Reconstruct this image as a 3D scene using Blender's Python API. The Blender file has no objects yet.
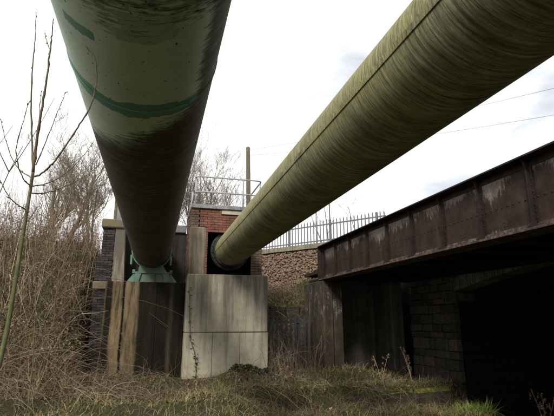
import bpy, math, random
import numpy as np
from math import sin, cos, pi, radians as rad

random.seed(7)
RNG = np.random.default_rng(11)
S = bpy.context.scene
COL = S.collection

# ------------------------------------------------------------------ camera
CAMZ = 1.6
cd = bpy.data.cameras.new('camera')
cam = bpy.data.objects.new('camera', cd)
COL.objects.link(cam)
cam.location = (0, 0, CAMZ)
cam.rotation_euler = (rad(90 + 14.22), 0, rad(-15.10))
cd.sensor_width = 36.0
cd.lens = 440.0 / 554.0 * 36.0
cd.clip_start = 0.05
cd.clip_end = 3000
S.camera = cam

# ------------------------------------------------------------------ light
SUN_EL, SUN_AZ = 36.0, 213.0      # azimuth clockwise from +Y: behind the camera, a little to the left
W = bpy.data.worlds.new('World')
S.world = W
W.use_nodes = True
wn, wl = W.node_tree.nodes, W.node_tree.links
wn.clear()
wo = wn.new('ShaderNodeOutputWorld')
sky = wn.new('ShaderNodeTexSky')
sky.sky_type = 'NISHITA'
sky.sun_disc = False
sky.sun_elevation = rad(SUN_EL)
sky.sun_rotation = rad(SUN_AZ)
sky.dust_density = 3.0
bg_sky = wn.new('ShaderNodeBackground')
bg_sky.inputs['Strength'].default_value = 0.11
wl.new(sky.outputs[0], bg_sky.inputs[0])
bg_cl = wn.new('ShaderNodeBackground')
bg_cl.inputs['Strength'].default_value = 1.25
tc = wn.new('ShaderNodeTexCoord')
mp = wn.new('ShaderNodeMapping')
mp.inputs['Scale'].default_value = (1.0, 1.0, 2.6)
wl.new(tc.outputs['Generated'], mp.inputs[0])
nz = wn.new('ShaderNodeTexNoise')
nz.inputs['Scale'].default_value = 2.3
nz.inputs['Detail'].default_value = 7
nz.inputs['Roughness'].default_value = 0.56
wl.new(mp.outputs[0], nz.inputs['Vector'])
cr = wn.new('ShaderNodeValToRGB')
cr.color_ramp.elements[0].position = 0.28
cr.color_ramp.elements[0].color = (0.6, 0.6, 0.6, 1)
cr.color_ramp.elements[1].position = 0.44
cr.color_ramp.elements[1].color = (1, 1, 1, 1)
wl.new(nz.outputs['Fac'], cr.inputs[0])
nz2 = wn.new('ShaderNodeTexNoise')
nz2.inputs['Scale'].default_value = 4.5
nz2.inputs['Detail'].default_value = 6
wl.new(mp.outputs[0], nz2.inputs['Vector'])
cr2 = wn.new('ShaderNodeValToRGB')
cr2.color_ramp.elements[0].position = 0.33
cr2.color_ramp.elements[0].color = (0.78, 0.795, 0.82, 1)
cr2.color_ramp.elements[1].position = 0.46
cr2.color_ramp.elements[1].color = (1, 1, 1, 1)
wl.new(nz2.outputs['Fac'], cr2.inputs[0])
wl.new(cr2.outputs[0], bg_cl.inputs[0])
mx = wn.new('ShaderNodeMixShader')
wl.new(cr.outputs[0], mx.inputs[0])
wl.new(bg_sky.outputs[0], mx.inputs[1])
wl.new(bg_cl.outputs[0], mx.inputs[2])
wl.new(mx.outputs[0], wo.inputs['Surface'])

sd = bpy.data.lights.new('sun', 'SUN')
sd.energy = 3.0
sd.angle = rad(13)
sd.color = (1.0, 0.95, 0.86)
sun = bpy.data.objects.new('sun', sd)
COL.objects.link(sun)
sun.rotation_euler = (rad(90 - SUN_EL), 0, rad(180 - SUN_AZ))
S.view_settings.view_transform = 'Standard'
S.view_settings.look = 'None'
S.view_settings.exposure = 0.10
S.view_settings.gamma = 1.0
S.view_settings.use_curve_mapping = False

# ------------------------------------------------------------------ material helpers
class NT:
    def __init__(s, name):
        s.m = bpy.data.materials.new(name)
        s.m.use_nodes = True
        s.n, s.l = s.m.node_tree.nodes, s.m.node_tree.links
        s.b = s.n['Principled BSDF']
        s.b.inputs['Specular IOR Level'].default_value = 0.14
        s.tc = s.n.new('ShaderNodeTexCoord').outputs['Object']
    def link(s, a, b): s.l.new(a, b)
    def mapv(s, scale=(1, 1, 1), src=None, rot=(0, 0, 0)):
        k = s.n.new('ShaderNodeMapping')
        k.inputs['Scale'].default_value = scale
        k.inputs['Rotation'].default_value = rot
        s.l.new(src or s.tc, k.inputs[0])
        return k.outputs[0]
    def noise(s, scale, detail=5, rough=0.6, vec=None, dist=0):
        k = s.n.new('ShaderNodeTexNoise')
        k.inputs['Scale'].default_value = scale
        k.inputs['Detail'].default_value = detail
        k.inputs['Roughness'].default_value = rough
        k.inputs['Distortion'].default_value = dist
        s.l.new(vec or s.tc, k.inputs['Vector'])
        return k.outputs['Fac']
    def ramp(s, fac, stops):
        k = s.n.new('ShaderNodeValToRGB')
        e = k.color_ramp.elements
        while len(e) < len(stops): e.new(0.5)
        for i, (p, c) in enumerate(stops):
            e[i].position = p
            e[i].color = (c, c, c, 1) if isinstance(c, (int, float)) else (*c, 1)
        s.l.new(fac, k.inputs[0])
        return k.outputs[0]
    def mix(s, fac, a, b, mode='MIX'):
        k = s.n.new('ShaderNodeMix')
        k.data_type = 'RGBA'; k.blend_type = mode
        for v, i in ((fac, 0), (a, 6), (b, 7)):
            if isinstance(v, (int, float)): k.inputs[i].default_value = v
            elif isinstance(v, tuple): k.inputs[i].default_value = (*v, 1)
            else: s.l.new(v, k.inputs[i])
        return k.outputs[2]
    def math(s, op, a, b=0.0, clamp=False):
        k = s.n.new('ShaderNodeMath'); k.operation = op; k.use_clamp = clamp
        for v, i in ((a, 0), (b, 1)):
            if isinstance(v, (int, float)): k.inputs[i].default_value = v
            else: s.l.new(v, k.inputs[i])
        return k.outputs[0]
    def sep(s, v=None):
        k = s.n.new('ShaderNodeSeparateXYZ'); s.l.new(v or s.tc, k.inputs[0]); return k.outputs
    def comb(s, x, y, z):
        k = s.n.new('ShaderNodeCombineXYZ')
        for i, v in enumerate((x, y, z)):
            if isinstance(v, (int, float)): k.inputs[i].default_value = v
            else: s.l.new(v, k.inputs[i])
        return k.outputs[0]
    def island(s):
        return s.n.new('ShaderNodeNewGeometry').outputs['Random Per Island']
    def objrand(s):
        return s.n.new('ShaderNodeObjectInfo').outputs['Random']
    def bump(s, h, strength=0.4, dist=0.02):
        k = s.n.new('ShaderNodeBump')
        k.inputs['Strength'].default_value = strength
        k.inputs['Distance'].default_value = dist
        s.l.new(h, k.inputs['Height'])
        s.l.new(k.outputs[0], s.b.inputs['Normal'])
    def out(s, col, rough=0.85):
        if isinstance(col, tuple): s.b.inputs['Base Color'].default_value = (*col, 1)
        else: s.l.new(col, s.b.inputs['Base Color'])
        if isinstance(rough, (int, float)): s.b.inputs['Roughness'].default_value = rough
        else: s.l.new(rough, s.b.inputs['Roughness'])
        return s.m

def simple(name, stops, scale=3, rough=0.85, bump=0.3, dist=0.01, stretch=(1, 1, 1), bscale=30, grime=None, gscale=1.2):
    t = NT(name)
    v = t.mapv(stretch)
    c = t.ramp(t.noise(scale, 6, 0.65, v), stops)
    if grime:
        g = t.ramp(t.noise(gscale, 5, 0.7, t.mapv((1, 1, 0.35))), [(0.42, 0.0), (0.66, 1.0)])
        c = t.mix(g, c, grime)
    t.bump(t.noise(bscale, 6, 0.7, v), bump, dist)
    return t.out(c, rough)

def island_mat(name, stops, rough=0.9, nmix=0.35, nscale=6):
    t = NT(name)
    c = t.ramp(t.island(), stops)
    d = t.ramp(t.noise(nscale, 4), [(0.3, 0.45), (0.7, 1.25)])
    return t.out(t.mix(nmix, c, t.mix(1.0, c, d, 'MULTIPLY')), rough)

M = {}
# ------------------------------------------------------------------ mesh helpers
class MB:
    def __init__(s): s.v = []; s.f = []
    def add(s, v, f):
        o = len(s.v)
        s.v += [tuple(p) for p in v]
        s.f += [tuple(i + o for i in q) for q in f]
    def box(s, x0, x1, y0, y1, z0, z1, j=0.0):
        v = [(x, y, z) for x in (x0, x1) for y in (y0, y1) for z in (z0, z1)]
        if j: v = [(a + random.uniform(-j, j), b + random.uniform(-j, j), c + random.uniform(-j, j)) for a, b, c in v]
        s.add(v, [(0, 1, 3, 2), (4, 6, 7, 5), (0, 4, 5, 1), (2, 3, 7, 6), (0, 2, 6, 4), (1, 5, 7, 3)])
        return s
    def cbox(s, x0, x1, y0, y1, z0, z1, c=0.02, j=0.0):
        """box with chamfered edges"""
        v = []; idx = {}
        xs, ys, zs = (x0, x1), (y0, y1), (z0, z1)
        sg = (1, -1)
        for i in (0, 1):
            for k in (0, 1):
                for m in (0, 1):
                    p = (xs[i], ys[k], zs[m])
                    for ax in range(3):
                        q = [p[0] + sg[i] * c, p[1] + sg[k] * c, p[2] + sg[m] * c]
                        q[ax] = p[ax]
                        if j: q = [a + random.uniform(-j, j) for a in q]
                        idx[(i, k, m, ax)] = len(v); v.append(tuple(q))
        f = []
        for ax in range(3):
            a, b = [n for n in range(3) if n != ax]
            for sd_ in (0, 1):
                def key(u, w):
                    t = [0, 0, 0]; t[ax] = sd_; t[a] = u; t[b] = w
                    return idx[(*t, ax)]
                f.append((key(0, 0), key(1, 0), key(1, 1), key(0, 1)))
        for ax in range(3):
            a, b = [n for n in range(3) if n != ax]
            for u in (0, 1):
                for w in (0, 1):
                    def key(t0, face):
                        t = [0, 0, 0]; t[ax] = t0; t[a] = u; t[b] = w
                        return idx[(*t, face)]
                    f.append((key(0, a), key(1, a), key(1, b), key(0, b)))
        for i in (0, 1):
            for k in (0, 1):
                for m in (0, 1):
                    f.append(tuple(idx[(i, k, m, ax)] for ax in range(3)))
        s.add(v, f)
        return s
    def prism(s, poly, axis, a0, a1):
        """extrude a 2D polygon along an axis; poly coords fill the other two axes in order"""
        n = len(poly); v = []
        for a in (a0, a1):
            for (p, q) in poly:
                t = [p, q]; t.insert(axis, a); v.append(tuple(t))
        f = [tuple(range(n)), tuple(range(2 * n - 1, n - 1, -1))]
        f += [(i, (i + 1) % n, n + (i + 1) % n, n + i) for i in range(n)]
        s.add(v, f)
        return s
    def tube(s, pts, radii, n=8, cap=True):
        P = np.array([pts], float)
        R = np.array([radii if hasattr(radii, '__len__') else [radii] * len(pts)], float)
        v, f = tubes(P, R, n)
        o = len(s.v)
        s.v += [tuple(p) for p in v]
        s.f += [tuple(int(i) + o for i in q) for q in f]
        if cap:
            m = len(pts)
            s.f.append(tuple(o + i for i in range(n)))
            s.f.append(tuple(o + (m - 1) * n + i for i in range(n)))
        return s
    def ring(s, c, r0, r1, y0, y1, n=48, a0=0, a1=2 * pi):
        """annular solid round a Y axis"""
        full = abs(a1 - a0 - 2 * pi) < 1e-6
        k = n if full else n + 1
        v = []
        for i in range(k):
            a = a0 + (a1 - a0) * i / n
            for r, y in ((r0, y0), (r1, y0), (r1, y1), (r0, y1)):
                v.append((c[0] + r * cos(a), y, c[1] + r * sin(a)))
        f = []
        for i in range(n):
            b = ((i + 1) % k) * 4; a = i * 4
            for q in range(4):
                f.append((a + q, a + (q + 1) % 4, b + (q + 1) % 4, b + q))
        if not full: f += [(0, 1, 2, 3), tuple((k - 1) * 4 + q for q in (3, 2, 1, 0))]
        s.add(v, f)
        return s
    def build(s, name, mat, parent=None, smooth=False, kind=None):
        return mesh_obj(name, s.v, s.f, mat, parent, smooth, kind)

def tubes(P, R, k=3):
    """P (n,m,3) polylines, R (n,m) radii -> verts, quads"""
    n, m, _ = P.shape
    D = np.empty_like(P)
    D[:, 1:-1] = P[:, 2:] - P[:, :-2]; D[:, 0] = P[:, 1] - P[:, 0]; D[:, -1] = P[:, -1] - P[:, -2]
    D /= np.linalg.norm(D, axis=2, keepdims=True) + 1e-9
    av = P[:, -1] - P[:, 0]; av /= np.linalg.norm(av, axis=1, keepdims=True) + 1e-9
    ref = np.where(np.abs(av[:, 2:3]) < 0.7, np.array([[0, 0, 1.]]), np.array([[1., 0.13, 0]]))
    U = np.cross(D, ref[:, None, :]); U /= np.linalg.norm(U, axis=2, keepdims=True) + 1e-9
    V = np.cross(D, U)
    a = np.arange(k) * 2 * pi / k
    vv = P[:, :, None, :] + R[:, :, None, None] * (U[:, :, None, :] * np.cos(a)[None, None, :, None] + V[:, :, None, :] * np.sin(a)[None, None, :, None])
    vv = vv.reshape(-1, 3)
    base = (np.arange(n) * m * k)[:, None, None] + (np.arange(m - 1) * k)[None, :, None]
    i = np.arange(k)[None, None, :]; j = (i + 1) % k
    f = np.stack([base + i, base + j, base + k + j, base + k + i], axis=-1).reshape(-1, 4)
    return vv, f

def origin(o):
    p = np.zeros(3)
    while o is not None:
        p += np.array(o.location); o = o.parent
    return p

def mesh_obj(name, v, f, mat, parent=None, smooth=False, kind=None, loc=None):
    """verts in world coordinates; stored relative to the parent's origin"""
    me = bpy.data.meshes.new(name)
    v = np.asarray(v, float)
    off = origin(parent) if parent is not None else (np.array(loc, float) if loc is not None else np.zeros(3))
    v = v - off
    if isinstance(f, np.ndarray):
        me.vertices.add(len(v)); me.vertices.foreach_set('co', v.ravel().astype(np.float32))
        me.loops.add(f.size); me.loops.foreach_set('vertex_index', f.ravel().astype(np.int32))
        me.polygons.add(len(f))
        me.polygons.foreach_set('loop_start', np.arange(len(f), dtype=np.int32) * f.shape[1])
        me.polygons.foreach_set('loop_total', np.full(len(f), f.shape[1], dtype=np.int32))
        me.update(calc_edges=True)
    else:
        me.from_pydata([tuple(p) for p in v], [], f)
        import bmesh
        bm = bmesh.new(); bm.from_mesh(me)
        bmesh.ops.recalc_face_normals(bm, faces=bm.faces)
        bm.to_mesh(me); bm.free()
    me.materials.append(M[mat])
    if smooth: me.polygons.foreach_set('use_smooth', [True] * len(me.polygons))
    o = bpy.data.objects.new(name, me)
    COL.objects.link(o)
    if parent is not None: o.parent = parent
    elif loc is not None: o.location = loc
    if kind: o['kind'] = kind
    return o

def copy_piece(src, parent, loc, scale=None, rot=None, name=None):
    c = src.copy(); COL.objects.link(c); c.parent = parent
    c.location = tuple(np.array(loc) - origin(parent))
    if scale: c.scale = scale
    if rot: c.rotation_euler = rot
    return c

def thing(name, loc, label, cat, group=None):
    o = bpy.data.objects.new(name, None)
    o.empty_display_size = 0.3
    COL.objects.link(o); o.location = loc
    return tag(o, label, cat, group)

def tag(o, label, cat, group=None):
    o['label'] = label; o['category'] = cat
    if group: o['group'] = group
    return o

def H(z): return z + CAMZ            # heights measured from eye level

def sstep(a, b, x):
    t = np.clip((np.asarray(x, float) - a) / (b - a), 0, 1)
    return t * t * (3 - 2 * t)

def vnoise(x, y, seed=0):
    """smooth value noise"""
    x = np.asarray(x, float); y = np.asarray(y, float)
    xi, yi = np.floor(x), np.floor(y); fx, fy = x - xi, y - yi
    fx = fx * fx * (3 - 2 * fx); fy = fy * fy * (3 - 2 * fy)
    def h(a, b):
        q = np.sin(a * 127.1 + b * 311.7 + seed * 74.7) * 43758.5453
        return q - np.floor(q)
    return (h(xi, yi) * (1 - fx) + h(xi + 1, yi) * fx) * (1 - fy) + (h(xi, yi + 1) * (1 - fx) + h(xi + 1, yi + 1) * fx) * fy

# ------------------------------------------------------------------ materials
t = NT('soil')
c = t.ramp(t.noise(1.7, 7, 0.7), [(0.3, (0.018, 0.015, 0.010)), (0.45, (0.055, 0.045, 0.026)), (0.56, (0.052, 0.058, 0.022)), (0.72, (0.12, 0.10, 0.056))])
t.bump(t.noise(18, 7, 0.75), 0.8, 0.05); M['soil'] = t.out(c, 0.95)

# pipe with flaking pale paint: object origin on the axis
t = NT('painted_pipe')
x, y, z = t.sep()
ang = t.math('ARCTAN2', x, t.math('MULTIPLY', z, -1))           # 0 at the bottom, + to the right
cyl = t.comb(t.math('MULTIPLY', ang, 0.54), y, 0.0)
n1 = t.noise(2.2, 7, 0.72, cyl)
n2 = t.noise(9, 6, 0.7, t.mapv((0.45, 1.6, 1), cyl))
n3 = t.noise(26, 7, 0.8, t.mapv((0.25, 1.3, 1), cyl, (0, 0, 0.2)), 0.5)
wob = t.math('ADD', t.math('MULTIPLY', t.math('SUBTRACT', n1, 0.5), 0.9), t.math('MULTIPLY', t.math('SUBTRACT', n3, 0.5), 1.7))
pale = t.ramp(t.noise(3, 6, 0.7, cyl), [(0.3, (0.48, 0.57, 0.44)), (0.6, (0.56, 0.65, 0.51)), (0.75, (0.62, 0.70, 0.57))])
specks = t.ramp(t.noise(38, 3, 0.5, cyl), [(0.66, 0.0), (0.70, 1.0)])
pale = t.mix(specks, pale, (0.05, 0.06, 0.045))
teal = (0.14, 0.29, 0.22)
scr = t.noise(14, 8, 0.8, t.mapv((0.22, 1.5, 1), cyl, (0, 0, 0.18)), 0.6)
dirt = t.ramp(scr, [(0.3, (0.03, 0.025, 0.018)), (0.46, (0.075, 0.066, 0.044)), (0.58, (0.125, 0.118, 0.08)), (0.72, (0.21, 0.215, 0.15))])
dirt = t.mix(t.ramp(t.noise(0.8, 5, 0.7, cyl), [(0.4, 0), (0.65, 0.7)]), dirt, t.mix(1.0, dirt, (0.62, 0.54, 0.52), 'MULTIPLY'))
yb = t.math('ADD', y, t.math('MULTIPLY', t.math('SUBTRACT', t.noise(2.6, 6, 0.7, cyl), 0.5), 0.22))
ring1 = t.math('MULTIPLY', t.math('GREATER_THAN', yb, 2.98), t.math('LESS_THAN', yb, 3.17))
brush = t.math('MULTIPLY', t.math('MULTIPLY', t.math('GREATER_THAN', yb, 2.26), t.math('LESS_THAN', yb, 2.35)),
               t.math('MULTIPLY', t.math('LESS_THAN', ang, -0.42), t.math('GREATER_THAN', ang, -0.8)))
brush2 = t.math('MULTIPLY', t.math('MULTIPLY', t.math('GREATER_THAN', yb, 1.98), t.math('LESS_THAN', yb, 2.22)),
                t.math('MULTIPLY', t.math('LESS_THAN', t.math('ADD', ang, t.math('MULTIPLY', n1, 1.1)), 0.95), t.math('GREATER_THAN', t.math('ADD', ang, t.math('MULTIPLY', n2, 0.6)), 0.15)))
paint = t.mix(t.math('MAXIMUM', t.math('MAXIMUM', ring1, brush), t.math('MULTIPLY', brush2, 0.45)), pale, teal)
# grime where the old coat is still on: beyond 3.35 m, on the right flank, and in a band near 2 m
gy = t.math('ADD', t.math('MULTIPLY', t.math('SUBTRACT', t.math('ADD', y, t.math('MULTIPLY', ang, 0.55)), 3.45), 1.5), wob)
gr = t.math('ADD', t.math('MULTIPLY', t.math('SUBTRACT', ang, 0.78), 3.0), wob)
gl = t.math('ADD', t.math('SUBTRACT', 0.16, t.math('MULTIPLY', t.math('ABSOLUTE', t.math('SUBTRACT', y, 1.92)), 1.3)), t.math('MULTIPLY', wob, 1.2))
g = t.math('MAXIMUM', t.math('MAXIMUM', gy, gr), gl)
gm = t.ramp(g, [(0.0, 0.0), (0.05, 0.45), (0.32, 1.0)])
c = t.mix(gm, paint, dirt)
t.bump(t.math('ADD', t.math('MULTIPLY', gm, 0.5), t.math('MULTIPLY', n2, 0.7)), 0.35, 0.012)
M['painted_pipe'] = t.out(c, t.ramp(gm, [(0, 0.6), (1, 0.85)]))

# wrapped pipe: streaks of algae running round the barrel
t = NT('wrapped_pipe')
x, y, z = t.sep()
ang = t.math('ARCTAN2', z, x)
sl = t.math('ADD', y, t.math('MULTIPLY', ang, 0.10))
cyl = t.comb(t.math('MULTIPLY', ang, 0.47), sl, 0.0)
st = t.noise(15, 7, 0.75, t.mapv((0.10, 2.2, 1), cyl), 0.12)
st2 = t.noise(40, 6, 0.75, t.mapv((0.12, 1.8, 1), cyl), 0.3)
lg = t.noise(0.9, 5, 0.65, cyl)
sp_ = t.noise(34, 6, 0.8, t.mapv((0.6, 1, 1), cyl))
c = t.ramp(st, [(0.37, (0.06, 0.057, 0.034)), (0.47, (0.20, 0.195, 0.115)), (0.55, (0.37, 0.35, 0.225)), (0.65, (0.58, 0.555, 0.42))])
moss = t.ramp(st2, [(0.38, (0.13, 0.128, 0.045)), (0.5, (0.275, 0.27, 0.105)), (0.62, (0.43, 0.41, 0.21))])
c = t.mix(t.ramp(lg, [(0.36, 0.05), (0.64, 0.75)]), c, moss)
c = t.mix(t.ramp(st2, [(0.36, 0.7), (0.46, 0.0)]), c, (0.07, 0.065, 0.03))
c = t.mix(t.ramp(sp_, [(0.57, 0.0), (0.66, 0.65)]), c, (0.06, 0.052, 0.028))
blk = t.ramp(t.noise(1.5, 8, 0.8, t.mapv((0.7, 1.2, 1), cyl)), [(0.48, 0.0), (0.68, 0.7)])
c = t.mix(blk, c, (0.07, 0.062, 0.035))
t.bump(t.math('ADD', st, t.math('MULTIPLY', st2, 0.8)), 0.6, 0.012)
M['wrapped_pipe'] = t.out(c, 0.85)

def concrete(name, light, dark, stain, amount=(0.45, 0.7), moss=None, drip=None):
    t = NT(name)
    c = t.ramp(t.noise(2.2, 8, 0.7), [(0.3, dark), (0.7, light)])
    runs = t.noise(2.6, 5, 0.65, t.mapv((1.0, 1.0, 0.07)), 0.15)
    fine = t.noise(9, 6, 0.75, t.mapv((1.0, 1.0, 0.08)))
    zz = t.sep()[2]
    k = t.math('ADD', t.math('MULTIPLY', runs, 0.65), t.math('MULTIPLY', fine, 0.35))
    if drip is not None:      # runs start at the top edge and thin out downwards
        k = t.math('ADD', k, t.math('MULTIPLY', t.math('SUBTRACT', zz, 1.75), 0.085))
    c = t.mix(t.ramp(k, [(amount[0], 0.0), (amount[1], 0.9)]), c, stain)
    if moss:
        c = t.mix(t.ramp(t.noise(1.5, 7, 0.75), [(0.56, 0.0), (0.68, 0.7)]), c, moss)
    pock = t.ramp(t.noise(26, 3, 0.5), [(0.68, 0.0), (0.73, 1.0)])
    c = t.mix(pock, c, (0.07, 0.065, 0.055))
    t.bump(t.math('SUBTRACT', t.noise(14, 8, 0.75), t.math('MULTIPLY', pock, 0.6)), 0.4, 0.012)
    M[name] = t.out(c, 0.9)

concrete('concrete_pale', (0.42, 0.38, 0.29), (0.26, 0.232, 0.172), (0.085, 0.076, 0.062), (0.43, 0.62), (0.20, 0.18, 0.09), 1.0)
concrete('concrete_tan', (0.225, 0.165, 0.095), (0.12, 0.088, 0.05), (0.03, 0.025, 0.018), (0.46, 0.60), (0.06, 0.05, 0.03))
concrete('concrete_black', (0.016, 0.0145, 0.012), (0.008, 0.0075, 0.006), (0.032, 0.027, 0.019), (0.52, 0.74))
concrete('concrete_dirty', (0.24, 0.20, 0.145), (0.10, 0.085, 0.062), (0.035, 0.03, 0.024), (0.42, 0.62), (0.07, 0.075, 0.03))
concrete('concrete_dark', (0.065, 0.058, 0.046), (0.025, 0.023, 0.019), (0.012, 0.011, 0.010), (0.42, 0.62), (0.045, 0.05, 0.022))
concrete('concrete_recess', (0.13, 0.115, 0.092), (0.055, 0.048, 0.039), (0.03, 0.027, 0.022), (0.45, 0.66), (0.06, 0.06, 0.035))
concrete('concrete_grey', (0.27, 0.275, 0.28), (0.17, 0.172, 0.175), (0.08, 0.08, 0.078), (0.46, 0.68))
concrete('stone_buff', (0.18, 0.155, 0.10), (0.11, 0.095, 0.06), (0.10, 0.085, 0.05), (0.52, 0.72), (0.16, 0.155, 0.05))
concrete('stone_coping', (0.30, 0.27, 0.20), (0.16, 0.145, 0.11), (0.07, 0.063, 0.05), (0.45, 0.66), (0.12, 0.125, 0.055))
concrete('stone_tablet', (0.46, 0.42, 0.33), (0.30, 0.27, 0.20), (0.22, 0.20, 0.16), (0.5, 0.72))

# vertical tan and black bands; the black mixes stain with painted pipe shade
t = NT('banded_concrete')
x, y, z = t.sep()
wv = t.noise(1.3, 5, 0.65, t.mapv((1, 1, 0.55)))
wf_ = t.noise(11, 5, 0.75, t.mapv((1, 1, 0.5)))
xx = t.math('ADD', x, t.math('ADD', t.math('MULTIPLY', t.math('SUBTRACT', wv, 0.5), 0.14), t.math('MULTIPLY', t.math('SUBTRACT', wf_, 0.5), 0.07)))
u = t.math('DIVIDE', t.math('ADD', xx, 1.14), 2.4, True)          # 0..1 across the face
tanc = t.ramp(t.noise(4, 8, 0.75, t.mapv((1, 1, 0.3))), [(0.3, (0.085, 0.062, 0.036)), (0.55, (0.19, 0.142, 0.082)), (0.72, (0.27, 0.215, 0.135))])
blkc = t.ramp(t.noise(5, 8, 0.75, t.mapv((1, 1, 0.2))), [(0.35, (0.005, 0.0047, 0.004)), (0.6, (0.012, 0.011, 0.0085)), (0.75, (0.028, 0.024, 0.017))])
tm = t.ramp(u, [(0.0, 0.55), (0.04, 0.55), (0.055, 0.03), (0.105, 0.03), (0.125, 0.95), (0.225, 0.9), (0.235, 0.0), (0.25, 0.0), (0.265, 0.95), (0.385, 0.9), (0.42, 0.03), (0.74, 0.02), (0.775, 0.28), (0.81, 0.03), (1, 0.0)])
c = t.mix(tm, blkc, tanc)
c = t.mix(t.ramp(t.noise(7, 6, 0.7, t.mapv((1.4, 1, 0.12))), [(0.5, 0), (0.64, 0.75)]), c, (0.02, 0.018, 0.013))
t.bump(t.math('ADD', t.noise(16, 8, 0.75), t.math('MULTIPLY', tm, 0.5)), 0.5, 0.012)
t.b.inputs['Specular IOR Level'].default_value = 0.05
M['banded_concrete'] = t.out(c, 0.95)

# pier with flaked whitewash
t = NT('pier_concrete')
c = t.ramp(t.noise(2.6, 8, 0.72), [(0.3, (0.026, 0.021, 0.015)), (0.55, (0.065, 0.05, 0.034)), (0.75, (0.12, 0.092, 0.06))])
c = t.mix(t.ramp(t.noise(2, 5, 0.7, t.mapv((1.4, 1.4, 0.12))), [(0.48, 0), (0.62, 0.8)]), c, (0.028, 0.024, 0.02))
zz = t.sep()[2]
band = t.math('SUBTRACT', 1.0, t.math('MULTIPLY', t.math('ABSOLUTE', t.math('SUBTRACT', zz, 2.15)), 1.6), True)
wf = t.math('MULTIPLY', t.ramp(t.noise(6, 9, 0.85, t.mapv((1, 1, 0.4))), [(0.53, 0), (0.68, 0.75)]), t.ramp(band, [(0.0, 0), (0.5, 1)]))
c = t.mix(wf, c, (0.42, 0.40, 0.36))
t.bump(t.noise(16, 7, 0.75), 0.5, 0.015); M['pier_concrete'] = t.out(c, 0.9)

# bricks: colour varies per brick
def brick_mat(name, stops, grime, ga=(0.48, 0.66)):
    t = NT(name)
    c = t.ramp(t.island(), stops)
    c = t.mix(t.ramp(t.noise(1.6, 6, 0.75, t.mapv((1, 1, 0.5))), [(ga[0], 0), (ga[1], 0.92)]), c, grime)
    c = t.mix(t.ramp(t.noise(30, 4, 0.6), [(0.35, 0.35), (0.6, 0.0)]), c, (0.05, 0.035, 0.03))
    t.bump(t.noise(40, 5, 0.7), 0.4, 0.006)
    M[name] = t.out(c, 0.9)
brick_mat('brick_red', [(0, (0.155, 0.058, 0.040)), (0.5, (0.22, 0.082, 0.055)), (1, (0.19, 0.10, 0.072))], (0.055, 0.042, 0.034), (0.46, 0.66))
brick_mat('brick_brown', [(0, (0.15, 0.085, 0.055)), (0.5, (0.20, 0.12, 0.08)), (1, (0.11, 0.08, 0.06))], (0.05, 0.042, 0.033), (0.42, 0.62))
brick_mat('brick_blue', [(0, (0.018, 0.018, 0.021)), (0.5, (0.04, 0.038, 0.040)), (1, (0.065, 0.055, 0.05))], (0.02, 0.018, 0.016))
brick_mat('rubble', [(0, (0.18, 0.115, 0.088)), (0.25, (0.27, 0.175, 0.13)), (0.5, (0.21, 0.15, 0.10)), (0.75, (0.33, 0.245, 0.175)), (1, (0.12, 0.082, 0.062))], (0.13, 0.095, 0.065), (0.52, 0.74))
M['mortar'] = simple('mortar', [(0.3, (0.09, 0.08, 0.065)), (0.7, (0.19, 0.17, 0.14))], 6)
M['mortar_dark'] = simple('mortar_dark', [(0.3, (0.012, 0.011, 0.01)), (0.7, (0.03, 0.027, 0.023))], 6)
# dark ashlar with darker mottling: variation per stone
t = NT('dark_stone')
c = t.ramp(t.objrand(), [(0, (0.065, 0.057, 0.047)), (0.5, (0.11, 0.095, 0.078)), (1, (0.16, 0.137, 0.11))])
c = t.mix(t.ramp(t.noise(5, 7, 0.75), [(0.4, 0), (0.65, 0.8)]), c, (0.02, 0.018, 0.015))
t.bump(t.noise(9, 7, 0.75), 0.8, 0.03); M['dark_stone'] = t.out(c, 0.92)
t = NT('lime_run')
M['lime_run'] = t.out((0.20, 0.19, 0.165), 0.9)
M['shade_black'] = simple('shade_black', [(0.3, (0.006, 0.006, 0.006)), (0.7, (0.014, 0.013, 0.012))], 4)  # near-black base colour standing in for deep shade

# rusty painted girder: object origin at the foot of the web; z up
t = NT('girder_paint')
c = t.ramp(t.noise(3.2, 8, 0.75), [(0.28, (0.014, 0.0095, 0.0078)), (0.5, (0.036, 0.023, 0.018)), (0.72, (0.062, 0.039, 0.030))])
zz = t.sep()[2]
fl = t.noise(13, 8, 0.82, t.mapv((1, 1, 0.28)))
big = t.noise(0.9, 3, 0.5, t.mapv((1, 1, 0.2)))
top = t.math('MULTIPLY', t.math('SUBTRACT', zz, 0.64), 1.5)
bot = t.math('SUBTRACT', 0.02, t.math('MULTIPLY', t.math('SUBTRACT', zz, 0.10), 3.0))
lift = t.math('ADD', t.math('MAXIMUM', top, bot), t.math('ADD', t.math('MULTIPLY', t.math('SUBTRACT', fl, 0.5), 1.6), t.math('MULTIPLY', t.math('SUBTRACT', big, 0.53), 2.0)))
pm = t.ramp(lift, [(0.10, 0), (0.26, 0.55), (0.6, 0.85)])
chalk = t.ramp(t.noise(22, 4, 0.7), [(0.35, (0.16, 0.13, 0.115)), (0.65, (0.36, 0.31, 0.28))])
c = t.mix(pm, c, chalk)
rs = t.ramp(t.noise(2.4, 6, 0.7, t.mapv((1, 1.5, 0.2))), [(0.56, 0), (0.7, 0.7)])
c = t.mix(rs, c, (0.075, 0.038, 0.024))
t.bump(t.math('ADD', t.noise(24, 6, 0.75), t.math('MULTIPLY', pm, -0.5)), 0.35, 0.006)
M['girder_paint'] = t.out(c, 0.7)
t = NT('girder_dark')
c = t.ramp(t.noise(4, 8, 0.75), [(0.3, (0.012, 0.010, 0.009)), (0.55, (0.03, 0.021, 0.018)), (0.75, (0.07, 0.042, 0.03))])
t.bump(t.noise(24, 6, 0.75), 0.3, 0.006); M['girder_dark'] = t.out(c, 0.75)
t = NT('girder_edge')
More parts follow.
